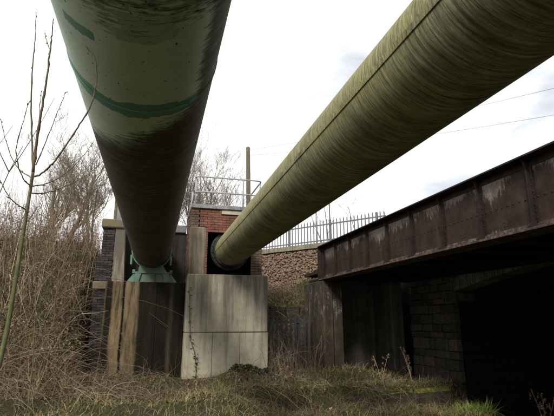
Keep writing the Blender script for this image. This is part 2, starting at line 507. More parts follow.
c = t.ramp(t.noise(6, 8, 0.75, t.mapv((1, 1.6, 1))), [(0.35, (0.04, 0.028, 0.024)), (0.5, (0.075, 0.053, 0.043)), (0.68, (0.20, 0.155, 0.13))])
t.bump(t.noise(24, 6, 0.75), 0.3, 0.006); M['girder_edge'] = t.out(c, 0.75)

M['saddle_green'] = simple('saddle_green', [(0.3, (0.09, 0.165, 0.13)), (0.6, (0.135, 0.225, 0.18)), (0.75, (0.115, 0.15, 0.11))], 4, 0.5, 0.2, 0.004, grime=(0.08, 0.085, 0.05))
M['galvanised'] = simple('galvanised', [(0.3, (0.22, 0.23, 0.24)), (0.7, (0.38, 0.39, 0.40))], 6, 0.5, 0.1, 0.002)
M['palisade'] = simple('palisade', [(0.3, (0.10, 0.108, 0.12)), (0.7, (0.17, 0.18, 0.20))], 5, 0.55, 0.1, 0.002)
M['palisade_dark'] = simple('palisade_dark', [(0.3, (0.030, 0.034, 0.036)), (0.7, (0.065, 0.070, 0.073))], 5, 0.6, 0.1, 0.002, grime=(0.05, 0.04, 0.028))
M['collar_black'] = simple('collar_black', [(0.3, (0.012, 0.012, 0.011)), (0.62, (0.04, 0.04, 0.037)), (0.75, (0.12, 0.12, 0.105))], 7, 0.6)
M['pole_wood'] = simple('pole_wood', [(0.3, (0.07, 0.06, 0.042)), (0.7, (0.15, 0.125, 0.085))], 5, 0.9, 0.4, 0.01, (6, 6, 0.4))
M['wire'] = simple('wire', [(0.3, (0.10, 0.10, 0.10)), (0.7, (0.16, 0.16, 0.16))], 3)
M['bark'] = simple('bark', [(0.3, (0.085, 0.068, 0.05)), (0.6, (0.15, 0.125, 0.09)), (0.75, (0.13, 0.135, 0.07))], 4, 0.9, 0.5, 0.01, (3, 3, 0.6))
M['twig'] = island_mat('twig', [(0, (0.11, 0.09, 0.07)), (0.5, (0.19, 0.155, 0.115)), (1, (0.29, 0.24, 0.18))])
t = NT('sapling_bark')
n_ = t.noise(30, 6, 0.7, t.mapv((1, 1, 0.4)))
gcol = t.ramp(n_, [(0.35, (0.07, 0.075, 0.032)), (0.55, (0.125, 0.13, 0.06)), (0.7, (0.20, 0.19, 0.11))])
bcol = t.ramp(n_, [(0.35, (0.10, 0.068, 0.052)), (0.65, (0.18, 0.135, 0.095))])
c = t.mix(t.ramp(t.math('ADD', t.math('MULTIPLY', t.sep()[2], 0.4), t.math('MULTIPLY', t.noise(5, 4), 0.15)), [(0.86, 0), (1.0, 0.75)]), gcol, bcol)
t.bump(t.noise(60, 5, 0.7), 0.4, 0.002); M['sapling_bark'] = t.out(c, 0.7)
M['sapling_twig'] = M['sapling_bark']
t = NT('scrub')
c = t.ramp(t.island(), [(0, (0.04, 0.026, 0.02)), (0.24, (0.13, 0.09, 0.062)), (0.42, (0.28, 0.21, 0.14)), (0.54, (0.17, 0.105, 0.085)), (0.7, (0.42, 0.33, 0.22)), (0.84, (0.09, 0.062, 0.042)), (1, (0.62, 0.53, 0.38))])
c = t.mix(t.ramp(t.noise(0.8, 4, 0.6), [(0.45, 0), (0.62, 0.8)]), c, t.mix(1.0, c, (0.52, 0.46, 0.43), 'MULTIPLY'))
M['scrub'] = t.out(c, 0.8)
M['dead_grass'] = island_mat('dead_grass', [(0, (0.11, 0.085, 0.04)), (0.3, (0.27, 0.21, 0.10)), (0.6, (0.36, 0.29, 0.15)), (0.8, (0.20, 0.15, 0.075)), (1, (0.42, 0.35, 0.20))])
M['grass'] = island_mat('grass', [(0, (0.035, 0.05, 0.014)), (0.4, (0.075, 0.10, 0.026)), (0.7, (0.14, 0.155, 0.045)), (1, (0.26, 0.235, 0.09))])
M['sunlit_grass'] = island_mat('sunlit_grass', [(0, (0.12, 0.19, 0.035)), (0.5, (0.22, 0.33, 0.07)), (0.85, (0.34, 0.43, 0.12)), (1, (0.45, 0.44, 0.2))])  # greens raised to stand in for sun that misses the tuft
M['ivy_leaf'] = island_mat('ivy_leaf', [(0, (0.015, 0.025, 0.010)), (0.6, (0.035, 0.055, 0.02)), (1, (0.07, 0.085, 0.03))], 0.5)
M['dead_leaf'] = island_mat('dead_leaf', [(0, (0.06, 0.038, 0.024)), (0.4, (0.13, 0.082, 0.047)), (0.7, (0.20, 0.135, 0.08)), (1, (0.30, 0.23, 0.15))])
t = NT('mossy_stone')
c = t.ramp(t.noise(5, 7, 0.7), [(0.3, (0.02, 0.018, 0.013)), (0.7, (0.075, 0.066, 0.045))])
nzv = t.n.new('ShaderNodeNewGeometry').outputs['Normal']
up_ = t.sep(nzv)[2]
mo = t.ramp(t.math('ADD', up_, t.math('MULTIPLY', t.math('SUBTRACT', t.noise(7, 5), 0.5), 1.6)), [(0.45, 0), (0.7, 1)])
c = t.mix(mo, c, t.ramp(t.noise(9, 6, 0.7), [(0.35, (0.045, 0.05, 0.012)), (0.55, (0.11, 0.11, 0.02)), (0.72, (0.32, 0.28, 0.05))]))
t.bump(t.noise(30, 6, 0.75), 0.7, 0.02); M['mossy_stone'] = t.out(c, 0.95)
M['white_scrap'] = simple('white_scrap', [(0.3, (0.6, 0.6, 0.58)), (0.7, (0.8, 0.8, 0.78))], 6)

# ------------------------------------------------------------------ ground
WP = np.array([6.35, 17.0]); WD = np.array([-0.61, 0.79]); WD = WD / np.linalg.norm(WD); WN = np.array([WD[1], -WD[0]])   # retaining wall line
def ground_h(x, y):
    x = np.asarray(x, float); y = np.asarray(y, float)
    n = (vnoise(x * 0.9, y * 0.9, 1) - 0.5) * 0.22 + (vnoise(x * 3.1, y * 3.1, 2) - 0.5) * 0.10
    h = np.zeros_like(x * y)
    drop = 0.45 * sstep(1.4, 2.6, x) * (1 - sstep(10.42, 10.60, y))
    h = h - drop
    ditch = 1.3 * sstep(7.5, 8.4, x) * (1 - sstep(13.3, 13.9, y))
    h = h - ditch
    # left bank
    h = h + 0.17 * sstep(11.0, 12.3, y) * sstep(-3, -1.5, x) * (1 - sstep(5.2, 7.0, x))
    bank = 4.2 * sstep(9.8, 17.5, y + 0.22 * np.clip(-x - 2, 0, 8)) * sstep(-1.45, -2.3, x)
    # behind the plinths and chambers
    back = 4.2 * sstep(14.4, 15.0, y) * sstep(-2.2, -1.6, x) * (1 - sstep(2.85, 3.1, x))
    gap = 2.5 * sstep(13.5, 16.2, y) * sstep(2.85, 3.1, x) * (1 - sstep(4.95, 5.2, x) * (1 - sstep(14.6, 15.0, y)))
    ab = 3.0 * sstep(14.7, 15.2, y) * sstep(5.0, 5.4, x)
    side = (x - WP[0]) * WN[0] + (y - WP[1]) * WN[1]
    hi = 4.35 * sstep(0.05, 0.3, side) * sstep(14.7, 15.1, y)
    far = 4.2 * sstep(17.5, 20, y) * (1 - sstep(2.8, 3.6, x))
    far2 = 4.3 * sstep(22, 26, y)
    hh = np.maximum.reduce([bank, back, gap, ab, hi, far, far2])
    return np.where(hh > 0.02, np.maximum(h, 0) * 0 + np.where(h < -0.02, h + hh, hh), h) + n * (1 - 0.0)

def axis(parts):
    out = []
    for a, b, st_ in parts: out += list(np.arange(a, b, st_))
    out.append(parts[-1][1]); return np.array(out)
gx = axis([(-400, -40, 30), (-40, -10, 2), (-10, 12, 0.16), (12, 40, 1.5), (40, 400, 30)])
gy = axis([(-60, 4, 3), (4, 8, 0.4), (8, 20, 0.13), (20, 30, 0.5), (30, 100, 5), (100, 900, 50)])
GX, GY = np.meshgrid(gx, gy)
GZ = ground_h(GX, GY)
vv = np.stack([GX, GY, GZ], -1).reshape(-1, 3)
nx = len(gx); i0 = (np.arange(len(gy) - 1)[:, None] * nx + np.arange(nx - 1)[None, :]).ravel()
ff = np.stack([i0, i0 + 1, i0 + nx + 1, i0 + nx], -1)
g = mesh_obj('ground', vv, ff, 'soil', None, True); g['kind'] = 'structure'
g['label'] = 'rough earth of the verge, bank and hollow under the pipes'

# ------------------------------------------------------------------ left pipe
PZ = 2.0
P1 = (-0.20, H(PZ)); P1R = 0.541
def barrel(c, r, ys, n=96):
    a = np.arange(n) * 2 * pi / n
    v = np.array([[c[0] + r * cos(q), y, c[1] + r * sin(q)] for y in ys for q in a])
    m = len(ys); f = []
    for k in range(m - 1):
        for i in range(n):
            j = (i + 1) % n
            f.append((k * n + i, k * n + j, (k + 1) * n + j, (k + 1) * n + i))
    return v, f
p1 = thing('water_main', (P1[0], 0, P1[1]), 'huge pipe with pale green paint patch and dirty dark flanks, resting on a green steel saddle', 'pipe', 'overhead mains pipes')
v, f = barrel(P1, P1R, np.arange(-9, 15.01, 0.5))
mesh_obj('barrel', v, f, 'painted_pipe', p1, True)
for yy in (3.08, 8.92, 12.0):
    v, f = [], []
    MBr = MB(); MBr.ring(P1, P1R - 0.01, P1R + 0.007, yy - 0.012, yy + 0.012, 72)
    MBr.build('weld_seam', 'painted_pipe', p1, True)

# ------------------------------------------------------------------ right pipe
P2 = (2.06, H(PZ)); P2R = 0.468
p2 = thing('water_main', (P2[0], 0, P2[1]), 'olive-brown streaky wrapped pipe running into the brick chamber opening', 'pipe', 'overhead mains pipes')
v, f = barrel(P2, P2R, np.arange(-9, 14.3, 0.25))
v = np.array(v)
dy = v[:, 1] + 0.1 * np.arctan2(v[:, 2] - P2[1], v[:, 0] - P2[0])
rr = 1 + 0.003 * (vnoise(dy * 1.3, v[:, 0] * 0.9, 5) - 0.5)
v[:, 0] = P2[0] + (v[:, 0] - P2[0]) * rr; v[:, 2] = P2[1] + (v[:, 2] - P2[1]) * rr
mesh_obj('barrel', v, f, 'wrapped_pipe', p2, True)
b = MB(); b.ring(P2, P2R - 0.01, P2R + 0.008, -9, 12.9, 4, rad(186.2), rad(188))
b.build('lap_seam', 'wrapped_pipe', p2)
b = MB(); b.ring(P2, P2R - 0.01, P2R + 0.12, 13.02, 13.10, 64); b.build('flange', 'collar_black', p2, True)
b = MB(); b.ring(P2, P2R - 0.01, P2R + 0.045, 12.86, 13.02, 64); b.build('collar', 'collar_black', p2, True)
bolt = MB(); bolt.tube([(0, -0.03, 0), (0, 0.02, 0)], 0.016, 6)
first = None
for k in range(20):
    a = k * 2 * pi / 20 + 0.1
    pos = (P2[0] + (P2R + 0.085) * cos(a), 13.01, P2[1] + (P2R + 0.085) * sin(a))
    if first is None:
        first = mesh_obj('bolt', np.array(bolt.v) + np.array([P2[0], 0, P2[1]]), bolt.f, 'collar_black', p2); first.location = tuple(np.array(pos) - origin(p2))
    else: copy_piece(first, p2, pos)

# ------------------------------------------------------------------ saddle
ZT = H(1.03)                      # top of the left plinth
sd_ = thing('pipe_saddle', (P1[0], 13.5, ZT), 'pale green steel saddle with ribs cradling the pale green pipe on its plinth', 'pipe support')
SX = P1[0] + 0.06
b = MB(); b.prism([(SX - 0.70, ZT + 0.004), (SX + 0.70, ZT + 0.004), (SX + 0.52, ZT + 0.25), (SX - 0.52, ZT + 0.25)], 1, 13.28, 13.75); b.build('base', 'saddle_green', sd_)
b = MB(); b.cbox(SX - 0.56, SX + 0.56, 13.24, 13.80, ZT + 0.252, ZT + 0.30, 0.008); b.build('top_plate', 'saddle_green', sd_)
for k in (-0.40, -0.02, 0.37):
    b = MB(); w = 0.10
    b.prism([(SX + k * 1.18 - w, ZT + 0.01), (SX + k * 1.18 + w, ZT + 0.01), (SX + k * 0.98 + w * .8, ZT + 0.25), (SX + k * 0.98 - w * .8, ZT + 0.25)], 1, 13.235, 13.279)
    b.build('rib', 'saddle_green', sd_)
for k in (-0.52, 0.52):
    b = MB(); b.cbox(SX + k - 0.04, SX + k + 0.04, 13.26, 13.32, ZT + 0.302, ZT + 0.36, 0.01); b.build('lug', 'saddle_green', sd_)
arc = [(P1[0] + (P1R + 0.004) * sin(a), P1[1] - (P1R + 0.004) * cos(a)) for a in np.linspace(-0.62, 0.62, 19)]
b = MB(); b.prism([(SX - 0.40, ZT + 0.301), (SX + 0.40, ZT + 0.301)] + arc[::-1], 1, 13.30, 13.74); b.build('cradle', 'saddle_green', sd_)
b = MB(); b.ring(P1, P1R + 0.004, P1R + 0.035, 13.40, 13.62, 40, rad(-90 - 100), rad(-90 + 100)); b.build('strap', 'saddle_green', sd_, True)
for s_ in (-1, 1):
    a = rad(-90 + s_ * 62); r = P1R + 0.09
    b = MB(); b.cbox(P1[0] + r * cos(a) - 0.03, P1[0] + r * cos(a) + 0.03, 13.38, 13.64, P1[1] + r * sin(a) - 0.16, P1[1] + r * sin(a) + 0.12, 0.01); b.build('lug', 'saddle_green', sd_)

# ------------------------------------------------------------------ left plinth: board-formed panels, tan and black
pl1 = thing('concrete_plinth', (-0.3, 13.9, -0.1), 'concrete plinth with tan and black vertical bands under the pale green pipe', 'plinth', 'concrete plinths')
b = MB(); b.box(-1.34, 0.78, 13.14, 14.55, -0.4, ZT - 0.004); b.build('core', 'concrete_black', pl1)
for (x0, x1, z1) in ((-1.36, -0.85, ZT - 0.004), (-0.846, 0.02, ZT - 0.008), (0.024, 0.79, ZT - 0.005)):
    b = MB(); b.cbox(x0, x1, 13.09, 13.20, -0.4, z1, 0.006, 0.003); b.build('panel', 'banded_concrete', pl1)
b = MB(); b.cbox(-1.35, 0.79, 13.12, 14.56, ZT - 0.002, ZT + 0.002 + 0.001, 0.001); b.build('top_skim', 'concrete_dirty', pl1)

# ------------------------------------------------------------------ right plinth: two lifts with recessed joints
ZR = H(1.23)
pl2 = thing('concrete_plinth', (1.88, 13.2, -0.1), 'pale grey concrete plinth with dark runs and a pour joint under the brick chamber', 'plinth', 'concrete plinths')
ZJ = H(-0.35)
b = MB(); b.box(0.84, 3.06, 12.53, 14.6, -0.4, ZR - 0.02); b.build('core', 'concrete_dark', pl2)
for (x0, x1) in ((0.80, 1.55), (1.556, 2.31), (2.316, 3.105)):
    b = MB(); b.cbox(x0, x1, 12.492 + random.uniform(0, 0.006), 14.62, -0.4, ZJ - 0.006, 0.008, 0.002); b.build('lower_lift', 'concrete_pale', pl2)
b = MB(); b.cbox(0.80, 3.095, 12.50, 14.61, ZJ + 0.006, ZR, 0.02, 0.004); b.build('upper_lift', 'concrete_pale', pl2)

# ------------------------------------------------------------------ brickwork
def bricks(x0, x1, z0, z1, yf, depth=0.1, skip=None, bl=0.215, bh=0.065, jt=0.010, face='y', proud=0.006):
    """running-bond bricks on a face looking towards -Y (face 'y') or -X (face 'x', x range read as y)"""
    mb = MB(); row = 0; z = z0
    while z < z1 - 0.02:
        zt = min(z + bh, z1)
        u = x0 - (bl / 2 if row % 2 else 0)
        while u < x1:
            a, b_ = max(u, x0), min(u + bl, x1)
            if b_ - a > 0.03:
                segs = [(a, b_)]
                if skip:
                    for (sx0, sx1, sz0, sz1) in skip:
                        if zt > sz0 + 0.01 and z < sz1 - 0.01:
                            ns = []
                            for (p, q) in segs:
                                if q <= sx0 or p >= sx1: ns.append((p, q)); continue
                                if p < sx0 - 0.02: ns.append((p, sx0))
                                if q > sx1 + 0.02: ns.append((sx1, q))
                            segs = ns
                for (p, q) in segs:
                    d = random.uniform(-proud, proud)
                    if face == 'y': mb.box(p, q, yf + d, yf + depth, z, zt, 0.0015)
                    else: mb.box(yf + d, yf + depth, p, q, z, zt, 0.0015)
            u += bl + jt
        z += bh + jt; row += 1
    return mb

# ------------------------------------------------------------------ brick chamber round the right pipe
CY = 12.86; CB = 14.7
CT = H(3.20)
ch = thing('brick_chamber', (1.93, 13.7, ZR), 'red brick valve chamber with stone tablet and grey coping, the wrapped pipe entering it', 'chamber')
OX0, OX1, OZ1 = 1.36, 2.66, H(2.52)
b = MB()
b.box(0.90, OX0 - 0.06, CY + 0.06, CB, ZR + 0.003, CT); b.box(OX1 + 0.06, 2.96, CY + 0.06, CB, ZR + 0.003, CT)
b.box(OX0 - 0.06, OX1 + 0.06, CY + 0.06, CB, OZ1 + 0.05, CT); b.box(OX0 - 0.06, OX1 + 0.06, 14.2, CB, ZR + 0.003, OZ1 + 0.05)
b.build('core', 'mortar_dark', ch)
bricks(1.11, 2.70, ZR + 0.01, CT - 0.002, CY, 0.10, [(1.0, OX0, ZR - 1, H(2.64)), (OX0, OX1, ZR - 1, OZ1), (1.74, 2.40, H(3.06), CT + 1), (2.60, 3.2, ZR - 1, OZ1)]).build('brickwork', 'brick_red', ch, kind='stuff')
bricks(2.665, 3.02, ZR + 0.01, CT - 0.002, CY + 0.008, 0.1, [(2.60, 2.705, OZ1, CT + 1)]).build('brickwork', 'brick_brown', ch, kind='stuff')
bricks(CY + 0.14, CB, ZR + 0.01, CT - 0.002, 0.86, 0.1, face='x').build('brickwork', 'brick_brown', ch, kind='stuff')
b = MB(); b.cbox(0.835, 1.305, CY - 0.025, CY + 0.12, ZR + 0.004, H(2.635), 0.03, 0.010); b.build('pilaster', 'concrete_dirty', ch)
bricks(1.309, OX0, ZR + 0.01, H(2.64), CY + 0.002, 0.1, bl=0.4).build('brickwork', 'brick_red', ch, kind='stuff')
bricks(0.86, 1.10, H(2.645), CT - 0.002, CY + 0.004, 0.1).build('brickwork', 'brick_brown', ch, kind='stuff')
b = MB(); b.cbox(1.75, 2.39, CY - 0.012, CY + 0.12, H(3.068), CT - 0.003, 0.01); b.build('tablet', 'stone_tablet', ch)
for (x0, x1) in ((0.84, 1.57), (1.576, 2.32), (2.326, 3.09)):
    b = MB(); b.cbox(x0, x1, CY - 0.07, CB + 0.05, CT + 0.002, CT + 0.13, 0.015, 0.004); b.build('coping', 'concrete_grey', ch)
# side walls of the opening, coloured near-black for its inner shade
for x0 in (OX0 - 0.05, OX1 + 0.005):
    b = MB(); b.box(x0, x0 + 0.045, CY + 0.12, 14.2, ZR + 0.005, OZ1 + 0.04); b.build('reveal', 'shade_black', ch)

# handrail round the chamber roof
ZC = CT + 0.13
hr = thing('handrail', (2.0, 13.8, ZC), 'galvanised tubular handrail on top of the brick chamber', 'handrail')
RT = 0.92
def arcpts(c, r, a0, a1, u, w, n=6):
    return [tuple(np.array(c) + r * (np.array(u) * cos(a) + np.array(w) * sin(a))) for a in np.linspace(a0, a1, n)]
for zz, nm in ((ZC + RT, 'top_rail'), (ZC + 0.44, 'mid_rail')):
    X0, X1, Y0, Y1, r = 0.97, 3.0, 13.0, 14.6, 0.12
    pts = [(X0, Y1, zz), (X0, Y0 + r, zz)] + arcpts((X0 + r, Y0 + r, zz), r, 0, pi / 2, (-1, 0, 0), (0, -1, 0)) + arcpts((X1 - r, Y0 + r, zz), r, 0, pi / 2, (0, -1, 0), (1, 0, 0)) + [(X1, Y1, zz)]
    b = MB(); b.tube(pts, 0.024, 8); b.build(nm, 'galvanised', hr, True)
for (x_, y_) in ((0.97, 13.16), (2.42, 13.0), (0.97, 14.6), (3.0, 14.6), (3.0, 13.2)):
    b = MB(); b.tube([(x_, y_, ZC + 0.001), (x_, y_, ZC + RT)], 0.024, 8); b.tube([(x_, y_, ZC + 0.001), (x_, y_, ZC + 0.02)], 0.06, 8); b.build('post', 'galvanised', hr, True)

# ------------------------------------------------------------------ abutment behind the left pipe
ab = thing('abutment_wall', (-0.1, 14.9, 2.0), 'dark concrete wall with grey coping behind the green saddle', 'wall')
AY, AT = 14.75, H(2.78)
b = MB(); b.box(-1.28, 0.86, AY, 15.2, 0.5, AT); b.build('body', 'concrete_dark', ab)
for (x0, x1, nm) in ((-1.45, -0.60, 0), (-0.594, 0.20, 0), (0.206, 0.84, 0)):
    b = MB(); b.cbox(x0, x1, AY - 0.10, 15.3, AT + 0.002, AT + 0.26, 0.02, 0.005); b.build('coping', 'concrete_grey', ab)
wp = thing('brick_pier', (-1.45, 14.4, 1.0), 'dark blue brick pier with buff stone cap at the bank', 'pier')
bricks(-1.68, -1.33, H(1.78), H(2.72), 14.15, 0.12).build('brickwork', 'brick_blue', wp, kind='stuff')
bricks(14.16, 14.75, H(1.78), H(2.72), -1.685, 0.1, face='x').build('brickwork', 'brick_blue', wp, kind='stuff')
bricks(-1.80, -1.33, H(1.05), H(1.77), 14.10, 0.12).build('brickwork', 'brick_blue', wp, kind='stuff')
b = MB(); b.box(-1.66, -1.34, 14.2, 14.76, H(0.9), H(2.72)); b.box(-1.77, -1.34, 14.15, 14.76, 0.6, H(1.77)); b.build('core', 'mortar_dark', wp)
b = MB(); b.cbox(-1.74, -1.04, 14.05, 14.72, H(2.73), H(3.0), 0.03, 0.006); b.build('cap', 'stone_buff', wp)
b = MB(); b.prism([(-1.335, H(1.0)), (-0.96, H(1.0)), (-1.06, H(2.725)), (-1.325, H(2.725))], 1, 14.13, 14.74); b.build('concrete_facing', 'concrete_pale', wp)
b = MB(); b.box(-1.46, -1.37, 14.45, 14.56, H(3.001), H(3.85)); b.build('post', 'bark', wp)
b = MB(); b.cbox(-1.36, -0.98, 14.35, 14.72, H(3.002), H(3.75), 0.02, 0.004); b.build('parapet_block', 'concrete_grey', wp)
lw = thing('brick_pier', (-1.6, 13.6, 0.5), 'low dark brick pier with square buff cap beside the banded plinth', 'pier')
bricks(-1.70, -1.37, 0.2, H(0.82), 13.45, 0.12).build('brickwork', 'brick_blue', lw, kind='stuff')
b = MB(); b.box(-1.68, -1.38, 13.5, 14.05, 0.0, H(0.82)); b.build('core', 'mortar_dark', lw)
b = MB(); b.cbox(-1.74, -1.365, 13.38, 14.04, H(0.825), H(1.04), 0.02, 0.005); b.build('cap', 'stone_buff', lw)

# ------------------------------------------------------------------ girder bridge
GXF = 5.06                     # web face; the flanges stand 0.2 m proud
GB, GT = H(1.20), H(2.255)
Y0, Y1 = -7.3, 13.1
gb = thing('girder_bridge', (GXF, 13.1, GB), 'riveted rusty brown plate girder bridge with peeling paint spanning overhead', 'bridge')
ST = [13.06 - 1.027 * k for k in range(20)]
for k in range(len(ST) - 1):
    b = MB(); b.box(GXF, GXF + 0.02 + 0.004 * (k % 2), ST[k + 1] + 0.003, ST[k] - 0.003, GB + 0.02, GT - 0.03)
    b.build('web_panel', 'girder_paint', gb)
b = MB(); b.cbox(GXF - 0.20, GXF + 0.24, Y0, Y1, GT - 0.028, GT, 0.004); b.build('top_flange', 'girder_dark', gb)
b = MB(); b.cbox(GXF - 0.16, GXF + 0.20, Y0, Y1 - 1.2, GT + 0.001, GT + 0.02, 0.004); b.build('cover_plate', 'girder_dark', gb)
b = MB(); b.box(GXF - 0.012, GXF - 0.001, Y0, Y1, GT - 0.13, GT - 0.03); b.build('top_angle', 'girder_dark', gb)
b = MB(); b.cbox(GXF - 0.20, GXF + 0.24, Y0, Y1, GB - 0.02, GB + 0.016, 0.004); b.build('bottom_flange', 'girder_edge', gb)
b = MB(); b.box(GXF - 0.012, GXF - 0.001, Y0, Y1, GB + 0.018, GB + 0.11); b.build('bottom_angle', 'girder_edge', gb)
b = MB(); b.box(GXF - 0.19, GXF + 0.22, Y1 + 0.002, Y1 + 0.02, GB - 0.01, GT); b.build('end_plate', 'girder_dark', gb)
# stiffener with a knee at head and foot
prof = [(GXF - 0.013, GB + 0.02), (GXF - 0.17, GB + 0.02), (GXF - 0.165, GB + 0.045), (GXF - 0.08, GB + 0.12), (GXF - 0.07, GT - 0.16), (GXF - 0.10, GT - 0.07), (GXF - 0.13, GT - 0.032), (GXF - 0.013, GT - 0.032)]
src = None
for k, y_ in enumerate(ST):
    if k == 0: y_ -= 0.02
    if src is None:
        b = MB(); b.prism(prof, 1, y_ - 0.012, y_ + 0.012); b.box(GXF - 0.022, GXF - 0.0125, y_ - 0.055, y_ + 0.055, GB + 0.112, GT - 0.132)
        src = b.build('stiffener', 'girder_dark', gb); sy = y_
    else:
        copy_piece(src, gb, (origin(gb)[0], origin(gb)[1] + (y_ - sy), origin(gb)[2]))
# rivets
def dome(mb, c, r, ax=-1):
    v = [(c[0] - r * 0.75, c[1], c[2])]
    for q in range(6):
        a = q * pi / 3; v.append((c[0], c[1] + r * cos(a), c[2] + r * sin(a)))
    for q in range(6):
        a = q * pi / 3; v.append((c[0] - r * 0.55, c[1] + 0.65 * r * cos(a), c[2] + 0.65 * r * sin(a)))
    f = [(1 + q, 1 + (q + 1) % 6, 7 + (q + 1) % 6, 7 + q) for q in range(6)] + [(0, 7 + q, 7 + (q + 1) % 6) for q in range(6)]
    mb.add(v, f)
rv = MB()
zm = GB + 0.47
for y_ in np.arange(0.5, 13.0, 0.115):
    dome(rv, (GXF, y_, zm), 0.019)
    dome(rv, (GXF - 0.012, y_, GB + 0.065), 0.014)
    dome(rv, (GXF - 0.012, y_ + 0.05, GT - 0.075), 0.014)
for y_ in ST[1:14]:
    for z_ in np.arange(GB + 0.17, GT - 0.16, 0.095):
        for s_ in (-0.035, 0.035): dome(rv, (GXF - 0.022, y_ + s_, z_), 0.014)
for y_ in (np.array(ST[1:13]) - 0.5):
    for a_, z_ in ((-.06, .17), (.0, .17), (.06, .17), (-.06, .23), (.06, .23)): dome(rv, (GXF, y_ + a_, GB + z_), 0.013)
rv.build('rivets', 'girder_dark', gb, kind='stuff')
GX2 = 7.78
b = MB(); b.box(GX2, GX2 + 0.02, Y0, Y1, GB + 0.02, GT - 0.03); b.build('far_web', 'girder_dark', gb)
b = MB(); b.cbox(GX2 - 0.2, GX2 + 0.22, Y0, Y1, GB - 0.02, GB + 0.016, 0.004); b.build('far_bottom_flange', 'girder_dark', gb)
b = MB(); b.cbox(GX2 - 0.2, GX2 + 0.22, Y0, Y1, GT - 0.028, GT, 0.004); b.build('far_top_flange', 'girder_dark', gb)
b = MB(); b.box(GXF + 0.03, GX2 - 0.01, Y0, Y1 + 2, GB + 0.26, GB + 0.36); b.build('deck_plate', 'girder_dark', gb)
src = None
for k, y_ in enumerate(ST):
    if src is None:
        b = MB(); b.box(GXF + 0.03, GX2 - 0.01, y_ - 0.09, y_ + 0.09, GB + 0.018, GB + 0.036); b.box(GXF + 0.03, GX2 - 0.01, y_ - 0.01, y_ + 0.01, GB + 0.037, GB + 0.258)
        src = b.build('cross_girder', 'girder_dark', gb)
        y00 = y_
    else:
        copy_piece(src, gb, (origin(gb)[0], origin(gb)[1] + (y_ - y00), origin(gb)[2]))
for x_ in (5.6, 6.3, 7.0):
    b = MB(); b.box(x_ - 0.05, x_ + 0.05, Y0, Y1 - 0.05, GB + 0.12, GB + 0.132); b.build('rail_bearer', 'girder_dark', gb)

# ------------------------------------------------------------------ bridge pier and abutment
pr = thing('bridge_pier', (4.9, 13.2, 0), 'stained concrete pier with flaked whitewash carrying the girder end', 'pier')
b = MB(); b.cbox(4.87, 5.19, 12.70, 14.5, -0.3, GB - 0.03, 0.03, 0.008); b.build('front_pier', 'pier_concrete', pr)
b = MB(); b.cbox(5.20, 5.52, 12.74, 14.5, -0.3, GB - 0.10, 0.03, 0.008); b.build('rear_pier', 'pier_concrete', pr)
b = MB(); b.cbox(4.90, 5.18, 12.78, 13.09, GB - 0.029, GB - 0.021, 0.001); b.build('bearing_plate', 'girder_dark', pr)

aw = thing('bridge_abutment', (7.5, 13.5, 0), 'dark masonry abutment wall under the girder bridge', 'abutment')
b = MB(); b.box(5.53, 7.35, 14.3, 15.0, -0.8, H(1.4)); b.build('recess_wall', 'concrete_recess', aw)
b = MB(); b.cbox(7.36, 7.80, 13.12, 15.0, -1.2, H(1.42), 0.03, 0.01); b.build('quoin_strip', 'concrete_recess', aw)
b = MB(); b.box(8.17, 34, 10.97, 15.0, -2.2, H(1.5)); b.build('core', 'mortar_dark', aw)
def stone_mesh(seed):
    random.seed(seed); mb = MB(); mb.cbox(0, 1, 0, 1, 0, 1, 0.08, 0.05)
    return mb
srcs = []
for s_ in range(6):
    mb = stone_mesh(s_); me = bpy.data.meshes.new('stone'); me.from_pydata(mb.v, [], mb.f); me.materials.append(M['dark_stone']); srcs.append(me)
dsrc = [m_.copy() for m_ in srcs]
for m_ in dsrc: m_.materials[0] = M['shade_black']  # near-black copies of the stones paint in the shade under the arch
random.seed(21)
z = -1.5; row = 0
while z < H(1.45):
    hgt = random.uniform(0.17, 0.36)
    for side in (0, 1):
        u, u1 = ((10.85, 13.11) if side == 0 else (8.26, 12.5))
        u -= 0.2 if row % 2 else 0.0
        u0 = 10.85 if side == 0 else 8.26
        if side == 0 and row % 2: u0 = 10.85
        while u < u1:
            w = random.uniform(0.26, 0.74); a_, b_ = max(u, u0), min(u + w, u1)
            if b_ - a_ > 0.1:
                o = bpy.data.objects.new('stone', random.choice(srcs)); COL.objects.link(o); o.parent = aw
                d = random.uniform(0, 0.085); hh_ = min(hgt, H(1.5) - z) - 0.015
                if side == 0: o.location = (8.06 - d - 7.5, a_ - 13.5, z); o.scale = (0.14 + d, b_ - a_ - 0.015, hh_)
                else:
                    o.name = 'shaded_stone'; o.data = dsrc[srcs.index(o.data)]
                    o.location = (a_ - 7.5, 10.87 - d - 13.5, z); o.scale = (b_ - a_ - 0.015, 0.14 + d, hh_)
            u += w
    z += hgt; row += 1

